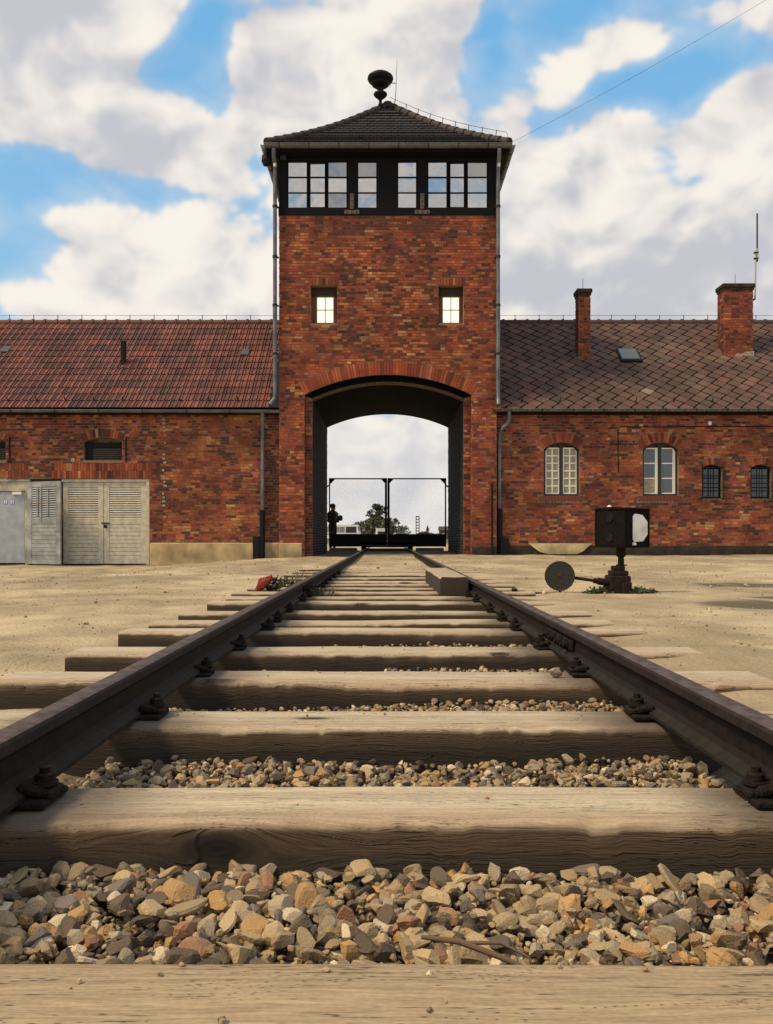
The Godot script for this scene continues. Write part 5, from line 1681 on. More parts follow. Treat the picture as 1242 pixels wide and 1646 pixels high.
func ballast():
	var bed = Mb.new()
	var N = 60
	for i in N:
		for j in 12:
			var P = func(a, b):
				var d = 0.75 + a * 9.0 / N
				var xx = TRACK - 0.86 + b * 1.72 / 12.0
				return Vector3(xx, -0.124 + 0.02 * nb.get_noise_2d(xx * 120.0, d * 120.0) - 0.03 * pow(abs(xx - TRACK) / 0.86, 6.0), -d)
			bed.col = Color(0.09, 0.065, 0.042)
			bed.quad(P.call(i, j), P.call(i, j + 1), P.call(i + 1, j + 1), P.call(i + 1, j))
	var B = structure(build("ballast", bed, M.stone, self))
	var pal = [[0.54, 0.385, 0.21, 4.5], [0.38, 0.265, 0.15, 3.5], [0.44, 0.345, 0.225, 2.5], [0.58, 0.34, 0.14, 2.0], [0.78, 0.63, 0.42, 1.6], [0.15, 0.105, 0.07, 3.0], [0.38, 0.20, 0.11, 1.0], [0.24, 0.19, 0.15, 1.5]]
	var small = []
	for k in 8: small.append(stone_shape(k, false))
	var big = []
	for k in 14: big.append(stone_points(20 + k, true))
	var list = []   # [x, y, d, size, colour]
	var gaps = []
	for k in SLEEPERS.size() - 1:
		gaps.append([SLEEPERS[k][0] - 0.01, SLEEPERS[k + 1][0] - SLEEPERS[k + 1][1] + 0.01])
	for g in 10:
		var d0 = gaps[g][0]; var d1 = gaps[g][1]
		var area = (d1 - d0) * 1.5
		var dens = [7000, 5000, 3800, 2600, 1500, 1100, 900, 800, 700, 600][g]
		var lift = [0.002, 0.011, 0.022, 0.028, 0.03, 0.03, 0.028, 0.024, 0.02, 0.02][g]
		for i in int(area * dens):
			var d = rng.randf_range(d0, d1)
			var x = TRACK + rng.randf_range(-0.78, 0.78)
			var t = (d - d0) / (d1 - d0)
			var s = 0.008 + 0.014 * pow(rng.randf(), 2.6)
			if g == 0: s = (0.0075 + 0.023 * pow(rng.randf(), 2.8)) * lerp(0.85, 1.05, t)
			elif g == 1: s *= 1.05
			var y = -0.113 + lift + rng.randf_range(-0.020, 0.010) + s * 0.3 + 0.012 * na.get_noise_2d(x * 60.0, d * 60.0)
			if g == 0: y += 0.010 * t + 0.001
			if g == 1: y += 0.012 * smoothstep(0.1, 0.8, x)
			if g == 2: y += -0.012 + 0.025 * smoothstep(-0.4, 0.6, x)
			if g > 2: y += -0.012 + 0.02 * smoothstep(-0.5, 0.4, x)
			list.append([x, y, d, s, pick(pal)])
	list.sort_custom(func(a, b): return a[3] / a[2] * (1.0 if a[1] > -0.1 else 0.4) * (1.0 if abs(a[0]) / a[2] < 0.46 else 0.1) > b[3] / b[2] * (1.0 if b[1] > -0.1 else 0.4) * (1.0 if abs(b[0]) / b[2] < 0.46 else 0.1))
	var rest = Mb.new()
	var cache = {}
	for i in list.size():
		var q = list[i]
		var lie = Basis.from_euler(Vector3(rng.randfn() * 0.38, rng.randf() * TAU, rng.randfn() * 0.38)) if rng.randf() < 0.8 else random_turn()
		var at = Transform3D(lie * Basis.from_scale(Vector3(1.0, rng.randf_range(0.5, 0.9), rng.randf_range(0.75, 1.15)) * q[3]), Vector3(q[0], q[1], -q[2]))
		if i < 300:
			var ck = int(rng.randf() * 14)
			var key = [i % 14, ck]
			if not cache.has(key):
				var mb = Mb.new()
				mb.col = pick(pal)
				var s = big[i % 14]
				for t in range(0, s[1].size(), 3): mb.out_tri(s[0][s[1][t]], s[0][s[1][t + 1]], s[0][s[1][t + 2]], Vector3.ZERO)
				cache[key] = mb.mesh(M.stone)
			part("stone", cache[key], B, at)
		else:
			rest.xf = at
			rest.col = q[4]
			if i < 1400:
				var s = big[i % 14]
				for t in range(0, s[1].size(), 3): rest.out_tri(s[0][s[1][t]], s[0][s[1][t + 1]], s[0][s[1][t + 2]], Vector3.ZERO)
			else: small[i % 8].call(rest)
	# chips that lie on the sleepers
	for i in 70:
		var k = int(pow(rng.randf(), 1.5) * 9.0)
		var s = rng.randf_range(0.0025, 0.007)
		rest.xf = Transform3D(random_turn() * Basis.from_scale(Vector3.ONE * s), Vector3(TRACK + rng.randf_range(-0.68, 0.68), SLEEPERS[k][4] + s * 0.4, -SLEEPERS[k][0] + rng.randf_range(0.01, SLEEPERS[k][1] * 0.6)))
		rest.col = pick(pal)
		small[i % 8].call(rest)
	stuff(build("small_stones", rest, M.stone, B))

func single_stone(label: String, p: Vector3, size: Vector3, col: Color, turn: float, k: int):
	var mb = Mb.new()
	mb.col = col
	stone_shape(k, true).call(mb)
	var o = MeshInstance3D.new()
	o.name = numbered("loose_stone", self)
	o.mesh = mb.mesh(M.stone)
	add_child(o, true)
	o.transform = Transform3D(Basis(Vector3.UP, turn) * Basis.from_scale(size), p)
	tag(o, label, "stone")
func weeds(label: String, called: String, p: Vector3, n: int, r: float, h: float, leafy: float, dark: Color, light: Color):
	var o = thing(called, label, "plant", p)
	var mb = Mb.new()
	for i in n:
		var a = rng.randf() * TAU
		var q = Vector3(cos(a) * r, 0, sin(a) * r * 0.6) * sqrt(rng.randf())
		var hh = h * rng.randf_range(0.5, 1.0) * (1.0 - 0.5 * q.length() / r)
		var lean = Vector3(rng.randfn() * 0.3, 1, rng.randfn() * 0.3).normalized() * hh
		mb.col = dark.lerp(light, rng.randf())
		var w = 0.006
		var s = Vector3(cos(a + 1.0), 0, sin(a + 1.0)) * w
		mb.tri(q - s, q + s, q + lean * 0.6)
		mb.tri(q + lean * 0.55 - s * 0.6, q + lean * 0.55 + s * 0.6, q + lean + Vector3(lean.x, -0.1 * hh, lean.z) * 0.4)
		if rng.randf() < leafy:
			for k in 4:
				var c = q + lean * rng.randf_range(0.2, 1.0)
				var b = random_turn()
				var ls = rng.randf_range(0.012, 0.03)
				mb.col = dark.lerp(light, rng.randf())
				mb.tri(c, c + b * Vector3(ls, ls * 0.5, 0), c + b * Vector3(ls * 1.6, 0, 0.2 * ls))
				mb.tri(c, c + b * Vector3(ls * 1.6, 0, 0.2 * ls), c + b * Vector3(ls, -ls * 0.5, 0))
	stuff(build("foliage", mb, M.leaf, o))

func track_things():
	# offcut of timber lying along the inside of the right rail
	var tb = thing("timber_offcut", "short thick timber block lying beside the inside of the right rail", "timber block", Vector3(0.585, 0.0, -8.75), 0.012)
	var m = Mb.new()
	var old = []
	var n = 14
	for i in n:
		var za = lerp(1.15, -1.1, i / float(n)); var zb = lerp(1.15, -1.1, (i + 1) / float(n))
		var R = func(z, s):
			var w = 0.124 + 0.006 * na.get_noise_2d(z * 90.0, 5.0); var h = 0.165 + 0.010 * na.get_noise_2d(z * 70.0, 95.0)
			return [Vector3(-w, 0.002, z), Vector3(w, 0.002, z), Vector3(w, h - 0.02, z), Vector3(w - 0.015, h, z), Vector3(0.01, h - 0.004, z), Vector3(-w + 0.015, h, z), Vector3(-w, h - 0.02, z)]
		var a = R.call(za, 0); var b = R.call(zb, 0)
		for k in 7:
			var j = (k + 1) % 7
			m.col = Color(0.52, 0.41, 0.27) if k in [2, 3, 4, 5] else Color(0.06, 0.043, 0.03)
			if k == 3: m.col = Color(0.48, 0.37, 0.24)
			m.quad(a[k], a[j], b[j], b[k])
		if i == 0:
			m.col = Color(0.075, 0.05, 0.035)
			for k in range(1, 6): m.tri(a[0], a[k], a[k + 1])
		if i == n - 1:
			for k in range(1, 6): m.tri(b[0], b[k + 1], b[k])
	m.col = Color.WHITE
	build("block", m, M.timber, tb)
	single_stone("flat rust-brown stone lying on the outer edge of the right rail", Vector3(0.815, 0.146, -2.07), Vector3(0.030, 0.014, 0.020), Color(0.26, 0.16, 0.09), 0.3, 45)
	single_stone("pale angular stone resting alone on the fourth sleeper near the right rail", Vector3(0.615, 0.016, -3.12), Vector3(0.028, 0.022, 0.022), Color(0.55, 0.42, 0.27), 0.6, 47)
	single_stone("dark brown lump of earth in the sand right of the switch stand", Vector3(2.56, -0.05, -8.1), Vector3(0.13, 0.05, 0.08), Color(0.16, 0.11, 0.07), 0.2, 48)
	# dry twig among the near stones
	var tw = Mb.new()
	tw.tube([Vector3(-0.07, 0.018, -0.03), Vector3(-0.02, 0.020, -0.012), Vector3(0.03, 0.010, 0.008), Vector3(0.075, 0.0, 0.03)], [0.003, 0.0042, 0.004, 0.0025], 6)
	tw.tube([Vector3(-0.01, 0.019, -0.01), Vector3(0.035, 0.022, -0.004), Vector3(0.07, 0.012, 0.016)], [0.003, 0.0025, 0.0015], 5)
	var tw2 = MeshInstance3D.new()
	tw2.name = numbered("dry_twig", self)
	tw2.mesh = tw.mesh(M.twig)
	add_child(tw2, true)
	tw2.position = Vector3(0.118, -0.058, -1.145)
	tag(tw2, "dry brown twig lying on the nearest strip of ballast stones", "twig")
	# red bloom left beside the track
	var fl = thing("red_bloom", "faded red flower head with dark leaves laid outside the left rail", "flower", Vector3(-1.17, 0.0, -8.25), 0.3)
	var pb = Mb.new()
	for layer in 4:
		var cnt = [5, 7, 9, 11][layer]
		for i in cnt:
			var a = TAU * i / cnt + layer * 0.4
			var rr = 0.018 + layer * 0.022
			var hh = 0.115 - layer * 0.016
			var k = rng.randf_range(0.7, 1.2)
			pb.col = Color(0.36 * k, 0.055 * k, 0.035 * k)
			var b = Basis(Vector3.UP, a)
			var w = 0.02 + layer * 0.009
			var q = [Vector3(-w, 0.02, rr * 0.6), Vector3(w, 0.02, rr * 0.6), Vector3(w * 1.1, hh * 0.7, rr + 0.012), Vector3(-w * 1.1, hh * 0.7, rr + 0.012), Vector3(w * 0.5, hh, rr * 0.9 + 0.004 * layer * layer), Vector3(-w * 0.5, hh, rr * 0.9 + 0.004 * layer * layer)]
			pb.quad(b * q[0], b * q[1], b * q[2], b * q[3]); pb.quad(b * q[3], b * q[2], b * q[4], b * q[5])
	build("petals", pb, M.leaf, fl, Transform3D(Basis(Vector3(0, 0, 1), 0.75), Vector3(0.03, 0.03, 0)))
	var lf = Mb.new()
	leaf_cloud(lf, Vector3(0.06, 0.035, 0.05), Vector3(0.10, 0.04, 0.06), 70, 0.028, Color(0.02, 0.03, 0.012), Color(0.06, 0.07, 0.03))
	leaf_cloud(lf, Vector3(0.09, 0.07, 0.0), Vector3(0.03, 0.05, 0.04), 26, 0.03, Color(0.05, 0.03, 0.02), Color(0.09, 0.05, 0.03))
	build("leaves", lf, M.leaf, fl)
	weeds("dark green leafy weed growing behind the red flower outside the left rail", "weed", Vector3(-1.04, -0.02, -8.85), 70, 0.13, 0.19, 0.9, Color(0.018, 0.025, 0.01), Color(0.07, 0.08, 0.025))
	weeds("tuft of thin upright grass beside the left rail behind the leafy weed", "grass_tuft", Vector3(-0.985, -0.02, -9.6), 46, 0.13, 0.30, 0.05, Color(0.10, 0.11, 0.03), Color(0.26, 0.25, 0.09))
	weeds("sparse dark weed growing on the inside of the left rail", "weed", Vector3(-0.60, -0.05, -7.9), 40, 0.12, 0.16, 0.5, Color(0.03, 0.035, 0.015), Color(0.12, 0.11, 0.05))
	weeds("low green weed on the left of the switch stand's foot", "weed", Vector3(2.02, -0.06, -8.15), 300, 0.13, 0.12, 0.95, Color(0.025, 0.05, 0.014), Color(0.08, 0.12, 0.035))
	weeds("low green weed on the right of the switch stand's foot", "weed", Vector3(2.40, -0.06, -8.2), 420, 0.19, 0.12, 0.95, Color(0.025, 0.05, 0.014), Color(0.08, 0.12, 0.035))
	switch_stand()

func switch_stand():
	var S = thing("switch_stand", "rusty railway switch stand with a square lantern and a round counterweight on its lever", "switch stand", Vector3(2.215, -0.05, -8.25))
	var b = Mb.new()
	b.bx(Vector3(-0.095, -0.08, -0.12), Vector3(0.10, 0.20, 0.12), 0.012)
	b.bx(Vector3(-0.07, 0.20, -0.09), Vector3(0.085, 0.245, 0.09), 0.008)
	b.bx(Vector3(-0.05, 0.245, -0.06), Vector3(0.06, 0.29, 0.06), 0.008)
	b.bx(Vector3(-0.01, 0.29, -0.02), Vector3(0.09, 0.302, 0.02), 0.003)
	b.bx(Vector3(0.01, -0.08, 0.122), Vector3(0.10, 0.14, 0.15), 0.008)
	build("base", b, M.rust_dark, S)
	var post = Mb.new()
	post.lathe([Vector2(0.034, 0.28), Vector2(0.03, 0.30), Vector2(0.028, 0.37), Vector2(0.045, 0.385), Vector2(0.048, 0.43), Vector2(0.042, 0.47), Vector2(0, 0.47)], 14)
	build("post", post, M.rust_dark, S, Transform3D(Basis(), Vector3(0.035, 0, 0)))
	var L = Mb.new()
	L.bx(Vector3(-0.185, 0.0, -0.185), Vector3(0.185, 0.345, 0.185), 0.008)
	L.bx(Vector3(-0.195, 0.345, -0.195), Vector3(0.195, 0.362, 0.195), 0.006)
	L.bx(Vector3(-0.192, -0.01, -0.192), Vector3(0.192, 0.004, 0.192), 0.004)
	L.prism(PackedVector2Array([Vector2(-0.192, 0.3625), Vector2(0.192, 0.3625), Vector2(0.0, 0.378)]), -0.192, 0.192)
	for sx in [-1, 1]:
		for sz in [-1, 1]:
			L.box(Vector3(sx * 0.182, 0.172, sz * 0.182), Vector3(0.02, 0.345, 0.02), 0.004)
	var lan = build("lantern", L, M.lantern, S, Transform3D(Basis(Vector3.UP, -0.96) * Basis.from_scale(Vector3(0.95, 1.0, 0.95)), Vector3(0.045, 0.475, 0)))
	for q in [[0.0, 0.275, 0.038], [0.0, 0.085, 0.036]]:
		var c = Mb.new()
		c.lathe([Vector2(q[2] + 0.008, 0), Vector2(q[2] + 0.008, 0.008), Vector2(q[2], 0.010), Vector2(q[2] - 0.004, 0.003), Vector2(0, 0.003)], 20)
		build("lens_cap", c, M.black_iron, lan, Transform3D(Basis(Vector3.RIGHT, PI / 2), Vector3(q[0], q[1], 0.186)))
	var g = Mb.new()
	g.prism(PackedVector2Array([Vector2(-0.105, 0.07), Vector2(-0.105, 0.285), Vector2(-0.075, 0.31), Vector2(0.04, 0.30), Vector2(0.12, 0.235), Vector2(0.12, 0.115), Vector2(0.05, 0.05), Vector2(-0.085, 0.045)]), 0.0, 0.006)
	build("milk_glass", g, M.milk_glass, lan, Transform3D(Basis(Vector3.UP, PI / 2), Vector3(0.186, 0, -0.035)))
	var kn = Mb.new()
	kn.lathe([Vector2(0, 0), Vector2(0.022, 0.002), Vector2(0.024, 0.014), Vector2(0.014, 0.028), Vector2(0, 0.032)], 12)
	build("white_cap", kn, M.white, lan, Transform3D(Basis(), Vector3(-0.06, 0.365, 0.12)))
	build("white_cap", kn, M.white, lan, Transform3D(Basis(), Vector3(0.191, 0.012, 0.05)))
	var lv = Mb.new()
	lv.tube([Vector3(-0.06, 0.125, 0.04), Vector3(-0.20, 0.145, 0.05)], 0.034, 12)
	lv.tube([Vector3(-0.18, 0.142, 0.05), Vector3(-0.24, 0.151, 0.055)], 0.026, 12)
	lv.tube([Vector3(-0.22, 0.148, 0.055), Vector3(-0.50, 0.187, 0.06)], 0.016, 10)
	lv.bx(Vector3(-0.145, 0.05, 0.0), Vector3(-0.06, 0.10, 0.08), 0.01)
	build("lever", lv, M.rust_dark, S)
	var w = Mb.new()
	w.lathe([Vector2(0, -0.02), Vector2(0.134, -0.02), Vector2(0.142, -0.013), Vector2(0.142, 0.014), Vector2(0.136, 0.02), Vector2(0.128, 0.017), Vector2(0.02, 0.017), Vector2(0.014, 0.021), Vector2(0, 0.021)], 36)
	build("counterweight", w, M.disc, S, Transform3D(Basis(Vector3.UP, -0.12) * Basis(Vector3.RIGHT, PI / 2), Vector3(-0.565, 0.195, 0.06)))
	# point rod that runs towards the track, half covered by sand
	var rod = Mb.new()
	rod.tube([Vector3(-0.1, 0.01, 0.05), Vector3(-1.0, 0.035, 0.12)], 0.016, 6)
	rod.bx(Vector3(-1.03, 0.0, 0.09), Vector3(-0.98, 0.08, 0.15), 0.006)
	build("point_rod", rod, M.rust_dark, S)

# ---------------------------------------------------------------- gate, roof fittings and what lies beyond
func gate():
	var z = -30.4
	var Y = func(py): return 0.505 + (865.0 - py) * 30.4 / 1382.0
	var X = func(px): return (px - 621.0) * 30.4 / 1382.0
	for s in 2:
		var xa = X.call(528.5 if s == 0 else 622.5); var xb = X.call(622.0 if s == 0 else 717.0)
		var G = thing("mesh_gate", "%s leaf of the iron gate with wire netting closing the far end of the arch" % ("left" if s == 0 else "right"), "gate", Vector3(0, 0, z), 0.0, "leaves of the netted iron gate")
		var f = Mb.new()
		var yt = Y.call(768.5); var yb = Y.call(879.0)
		f.bx(Vector3(xa, yb, -0.02), Vector3(xa + 0.042, yt, 0.02), 0.004); f.bx(Vector3(xb - 0.05, yb, -0.02), Vector3(xb, yt, 0.02), 0.004)
		f.bx(Vector3(xa, yt - 0.045, -0.019), Vector3(xb, yt - 0.001, 0.019), 0.004)
		if s == 0: f.bx(Vector3(xb - 0.08, yb, -0.03), Vector3(xb, yt, 0.03), 0.004)
		else: f.bx(Vector3(xa, yb, -0.03), Vector3(xa + 0.08, yt, 0.03), 0.004)
		build("gate_frame", f, M.black_iron, G)
		for e in 2:
			var g = Mb.new()
			var gx = xa if e == 0 else xb
			var dx = 0.21 if e == 0 else -0.21
			g.prism(PackedVector2Array([Vector2(gx, yt), Vector2(gx + dx, yt), Vector2(gx + dx * 0.98, yt - 0.05), Vector2(gx + dx * 0.2, yt - 0.22), Vector2(gx, yt - 0.22)]), -0.026, 0.026)
			build("gusset", g, M.black_iron, G)
		var p = Mb.new()
		p.bx(Vector3(xa + 0.04, yb + 0.01, -0.012), Vector3(xb - 0.05, Y.call(858.5), 0.012), 0.003)
		build("panel", p, M.black_iron, G)
		var w = Mb.new()
		var x0 = xa + 0.04; var x1 = xb - 0.05; var y0 = Y.call(858.5); var y1 = yt - 0.045
		var step = 0.075
		var c = x0 - (y1 - y0)
		while c < x1:
			var pa = Vector2(max(c, x0), y0 + max(0.0, x0 - c)); var t = min(x1 - pa.x, y1 - pa.y)
			if t > 0.01:
				w.tube([Vector3(pa.x, pa.y, 0.002), Vector3(pa.x + t, pa.y + t, 0.002)], 0.0010, 3, false)
				w.tube([Vector3(x0 + x1 - pa.x, pa.y, -0.002), Vector3(x0 + x1 - pa.x - t, pa.y + t, -0.002)], 0.0010, 3, false)
			c += step
		stuff(build("wire_netting", w, M.iron, G))
		var h = Mb.new()
		var hx = X.call(526.0) if s == 0 else X.call(719.0)
		h.tube([Vector3(hx - (0.08 if s == 0 else -0.08), Y.call(784), 0), Vector3(hx + (0.06 if s == 0 else -0.06), Y.call(780), 0)], 0.03, 6)
		build("gate_hinge", h, M.black_iron, G)
	# buffer beam across the rails before the gate
	var B = thing("track_barrier", "dark timber barrier lying across the rails in front of the mesh gate", "barrier", Vector3(0.02, 0.0, -29.6))
	var bb = Mb.new()
	bb.box(Vector3(0.0, 0.33, 0), Vector3(1.9, 0.09, 0.12), 0.015, Basis(Vector3(0, 0, 1), -0.035))
	build("beam", bb, M.near_black, B)
	var b2 = Mb.new()
	b2.box(Vector3(0.0, 0.23, -0.05), Vector3(1.6, 0.08, 0.12), 0.015)
	b2.box(Vector3(0.0, 0.09, -0.05), Vector3(1.5, 0.12, 0.12), 0.015)
	build("beam", b2, M.iron, B)
	for s in [-1.0, 1.0]:
		var lg = Mb.new()
		lg.bx(Vector3(s * 0.80 - 0.09, 0.0, -0.14), Vector3(s * 0.80 + 0.09, 0.36, 0.07), 0.02)
		build("post", lg, M.near_black, B)
	for s in [-1.0, 1.0]:
		var th = MeshInstance3D.new()
		var tm = Mb.new()
		tm.col = Color(0.30, 0.25, 0.19)
		tm.bx(Vector3(s * 1.55 - 0.5, -0.1, -0.25), Vector3(s * 1.55 + 0.5, 0.155, 0.0), 0.02)
		th.name = numbered("threshold_slab", self)
		th.mesh = tm.mesh(M.plain)
		add_child(th, true)
		th.position = Vector3(0, 0, -30.75)
		tag(th, "pale stone threshold slab under the %s leaf of the gate" % ("left" if s < 0 else "right"), "stone slab")

func siren():
	var S = thing("siren", "dark mushroom-shaped siren standing on the peak of the tower roof", "siren", Vector3(-0.19, 13.9, -26.75))
	var m = Mb.new()
	m.lathe([Vector2(0.06, -0.15), Vector2(0.055, 0.05), Vector2(0.07, 0.06), Vector2(0.07, 0.10), Vector2(0.05, 0.12), Vector2(0.05, 0.30)], 16)
	build("stem", m, M.black_iron, S)
	var a = Mb.new()
	a.lathe([Vector2(0.05, 0.24), Vector2(0.09, 0.27), Vector2(0.19, 0.36), Vector2(0.215, 0.40), Vector2(0.20, 0.44), Vector2(0.10, 0.50), Vector2(0.09, 0.56)], 28)
	build("lower_bowl", a, M.black_iron, S)
	var b = Mb.new()
	b.lathe([Vector2(0.09, 0.52), Vector2(0.11, 0.60), Vector2(0.19, 0.64), Vector2(0.27, 0.70), Vector2(0.28, 0.76), Vector2(0.37, 0.82), Vector2(0.405, 0.89), Vector2(0.39, 0.95), Vector2(0.30, 1.02), Vector2(0.15, 1.07), Vector2(0, 1.08)], 36)
	build("upper_bowl", b, M.black_iron, S)
	var R = thing("lightning_rod", "thin metal lightning rod rising right of the siren on the tower roof", "lightning rod", Vector3(0.28, 14.0, -26.8))
	var r = Mb.new()
	r.tube([Vector3(-0.1, 0.02, 0), Vector3(-0.04, 0.05, 0), Vector3(0.0, 0.18, 0), Vector3(0.05, 1.40, 0)], [0.012, 0.014, 0.011, 0.007], 6)
	r.tube([Vector3(0.018, 0.68, 0), Vector3(-0.16, 0.70, 0)], 0.012, 6)
	r.tube([Vector3(-0.155, 0.70, 0), Vector3(-0.175, 0.56, 0)], 0.009, 6)
	build("rod", r, M.iron, R)
	var A = thing("aerial_mast", "white aerial mast with a dark whip bracketed to the right chimney", "aerial", Vector3(11.32, 7.87, -26.8))
	var p = Mb.new()
	p.tube([Vector3(0.17, 0.08, 0), Vector3(0.19, 1.62, 0)], 0.028, 8)
	build("pole", p, M.white_pole, A)
	var wh = Mb.new()
	wh.tube([Vector3(0.235, 1.25, 0.0), Vector3(0.235, 2.75, 0.0)], 0.028, 8)
	build("whip", wh, M.zinc_dark, A)
	var sl = Mb.new()
	sl.tube([Vector3(0.238, 1.32, 0.0), Vector3(0.238, 1.66, 0.0)], 0.034, 8)
	build("sleeve", sl, M.white_pole, A)
	var br = Mb.new()
	br.tube([Vector3(-0.06, -0.02, 0), Vector3(0.17, 0.09, 0)], 0.03, 6)
	for y in [1.34, 1.52]: br.bx(Vector3(0.13, y, -0.05), Vector3(0.27, y + 0.025, 0.05))
	build("bracket", br, M.black_iron, A)
	# cable that leaves the tower's right eave
	var cb = Mb.new()
	var pts = []
	var a0 = Vector3(3.3, 11.45, -24.0); var a1 = Vector3(19.0, 21.2, -24.6)
	for i in 25:
		var t = i / 24.0
		pts.append(a0.lerp(a1, t) - Vector3(0, 0.7 * 4.0 * t * (1 - t) * 0.5, 0))
	cb.tube(pts, 0.0042, 5)
	var o = MeshInstance3D.new()
	o.name = "overhead_cable"
	o.mesh = cb.mesh(M.iron)
	add_child(o, true)
	tag(o, "thin overhead cable rising from the tower's right eave across the sky", "cable")

func person():
	var P = thing("person", "person in dark clothes and a brimmed cap standing at the left end of the gate", "person", Vector3(-1.98, 0.0, -31.6), 0.9)
	var b = []
	var V = func(x, y, z): return Vector3(x, y, z)
	# facing +z before the turn
	b.append([V.call(0, 0.95, 0), V.call(0, 1.12, 0.01), 0.15, 0.14])
	b.append([V.call(0, 1.12, 0.01), V.call(0, 1.38, 0.0), 0.14, 0.165])
	b.append([V.call(-0.13, 1.42, 0), V.call(0.13, 1.42, 0), 0.085, 0.085])
	b.append([V.call(0, 1.44, 0), V.call(0, 1.55, 0.02), 0.06, 0.055])
	b.append([V.call(0, 1.62, 0.02), V.call(0, 1.66, 0.01), 0.088, 0.095])
	b.append([V.call(0, 1.575, 0.055), V.call(0, 1.60, 0.05), 0.05, 0.06])
	b.append([V.call(0, 1.615, 0.112), V.call(0, 1.635, 0.104), 0.014, 0.011])
	for s in [-1.0, 1.0]:
		b.append([V.call(s * 0.098, 1.62, 0.0), V.call(s * 0.098, 1.645, -0.005), 0.018, 0.02])
		b.append([V.call(s * 0.085, 0.93, 0), V.call(s * 0.095, 0.50, 0.02), 0.098, 0.066])
		b.append([V.call(s * 0.095, 0.50, 0.02), V.call(s * 0.10, 0.09, -0.01), 0.064, 0.045])
		b.append([V.call(s * 0.10, 0.05, -0.03), V.call(s * 0.115, 0.04, 0.15), 0.05, 0.04])
		b.append([V.call(s * 0.20, 1.40, 0), V.call(s * 0.25, 1.13, 0.03), 0.066, 0.05])
		b.append([V.call(s * 0.25, 1.13, 0.03), V.call(s * 0.09, 1.22, 0.25), 0.048, 0.036])
		b.append([V.call(s * 0.09, 1.22, 0.25), V.call(s * 0.045, 1.25, 0.29), 0.034, 0.028])
		for f in 4:
			b.append([V.call(s * (0.05 - 0.006 * f), 1.275 - f * 0.02, 0.30), V.call(s * (0.01 - 0.004 * f), 1.272 - f * 0.02, 0.325 - 0.004 * f), 0.0105, 0.009])
		b.append([V.call(s * 0.06, 1.275, 0.275), V.call(s * 0.035, 1.305, 0.285), 0.011, 0.009])
	var m = Mb.new()
	skin(m, b, 0.016, 0.03, func(p):
		if p.y > 1.52: return Color(0.42, 0.24, 0.17)
		if p.y < 0.10: return Color(0.02, 0.018, 0.016)
		if p.y < 0.96: return Color(0.025, 0.028, 0.04)
		if p.z > 0.255 and p.y > 1.15: return Color(0.42, 0.24, 0.17)
		return Color(0.03, 0.026, 0.03))
	build("body", m, M.plain, P)
	for s in [-1.0, 1.0]:
		var e = Mb.new()
		e.col = Color(0.03, 0.02, 0.02)
		e.lathe([Vector2(0, -0.009), Vector2(0.008, 0), Vector2(0, 0.009)], 8)
		build("eye", e, M.gloss, P, Transform3D(Basis(), Vector3(s * 0.033, 1.648, 0.098)))
	var mo = Mb.new()
	mo.col = Color(0.25, 0.08, 0.07)
	mo.box(Vector3(0, 1.578, 0.106), Vector3(0.042, 0.010, 0.01), 0.003)
	build("mouth", mo, M.plain, P)
	var cap = Mb.new()
	cap.col = Color(0.035, 0.03, 0.035)
	cap.lathe([Vector2(0.107, 1.665), Vector2(0.108, 1.69), Vector2(0.09, 1.745), Vector2(0.05, 1.77), Vector2(0, 1.777)], 20)
	cap.prism(PackedVector2Array([Vector2(-0.08, 0.06), Vector2(0.08, 0.06), Vector2(0.07, 0.14), Vector2(0.03, 0.175), Vector2(-0.03, 0.175), Vector2(-0.07, 0.14)]), 0.0, 0.008)
	var c2 = Mb.new()
	c2.col = cap.col
	c2.lathe([Vector2(0.107, 1.662), Vector2(0.11, 1.69), Vector2(0.092, 1.745), Vector2(0.05, 1.772), Vector2(0, 1.779)], 20)
	c2.xf = Transform3D(Basis(Vector3.RIGHT, Vector3(0, -0.12, 1).normalized(), Vector3(0, -1, -0.12).normalized()), Vector3(0, 1.685, 0.0))
	c2.prism(PackedVector2Array([Vector2(-0.08, 0.06), Vector2(0.08, 0.06), Vector2(0.07, 0.15), Vector2(0.03, 0.18), Vector2(-0.03, 0.18), Vector2(-0.07, 0.15)]), 0.0, 0.008)
	build("cap", c2, M.plain, P)
	var B = thing("camera_bag", "small dark bag held before the chest of the person at the gate", "bag", Vector3(-1.98, 0.0, -31.6), 0.9)
	var bm = Mb.new()
	bm.col = Color(0.02, 0.02, 0.022)
	bm.bx(Vector3(-0.11, 1.14, 0.315), Vector3(0.11, 1.33, 0.42), 0.03)
	build("pouch", bm, M.plain, B)
	var sb = Mb.new()
	sb.col = Color(0.02, 0.02, 0.022)
	sb.tube([Vector3(-0.10, 1.30, 0.34), Vector3(-0.12, 1.45, 0.12), Vector3(-0.09, 1.51, 0.0), Vector3(0, 1.52, -0.09), Vector3(0.09, 1.51, 0.0), Vector3(0.12, 1.45, 0.12), Vector3(0.10, 1.30, 0.34)], 0.009, 6)
	build("strap", sb, M.plain, B)

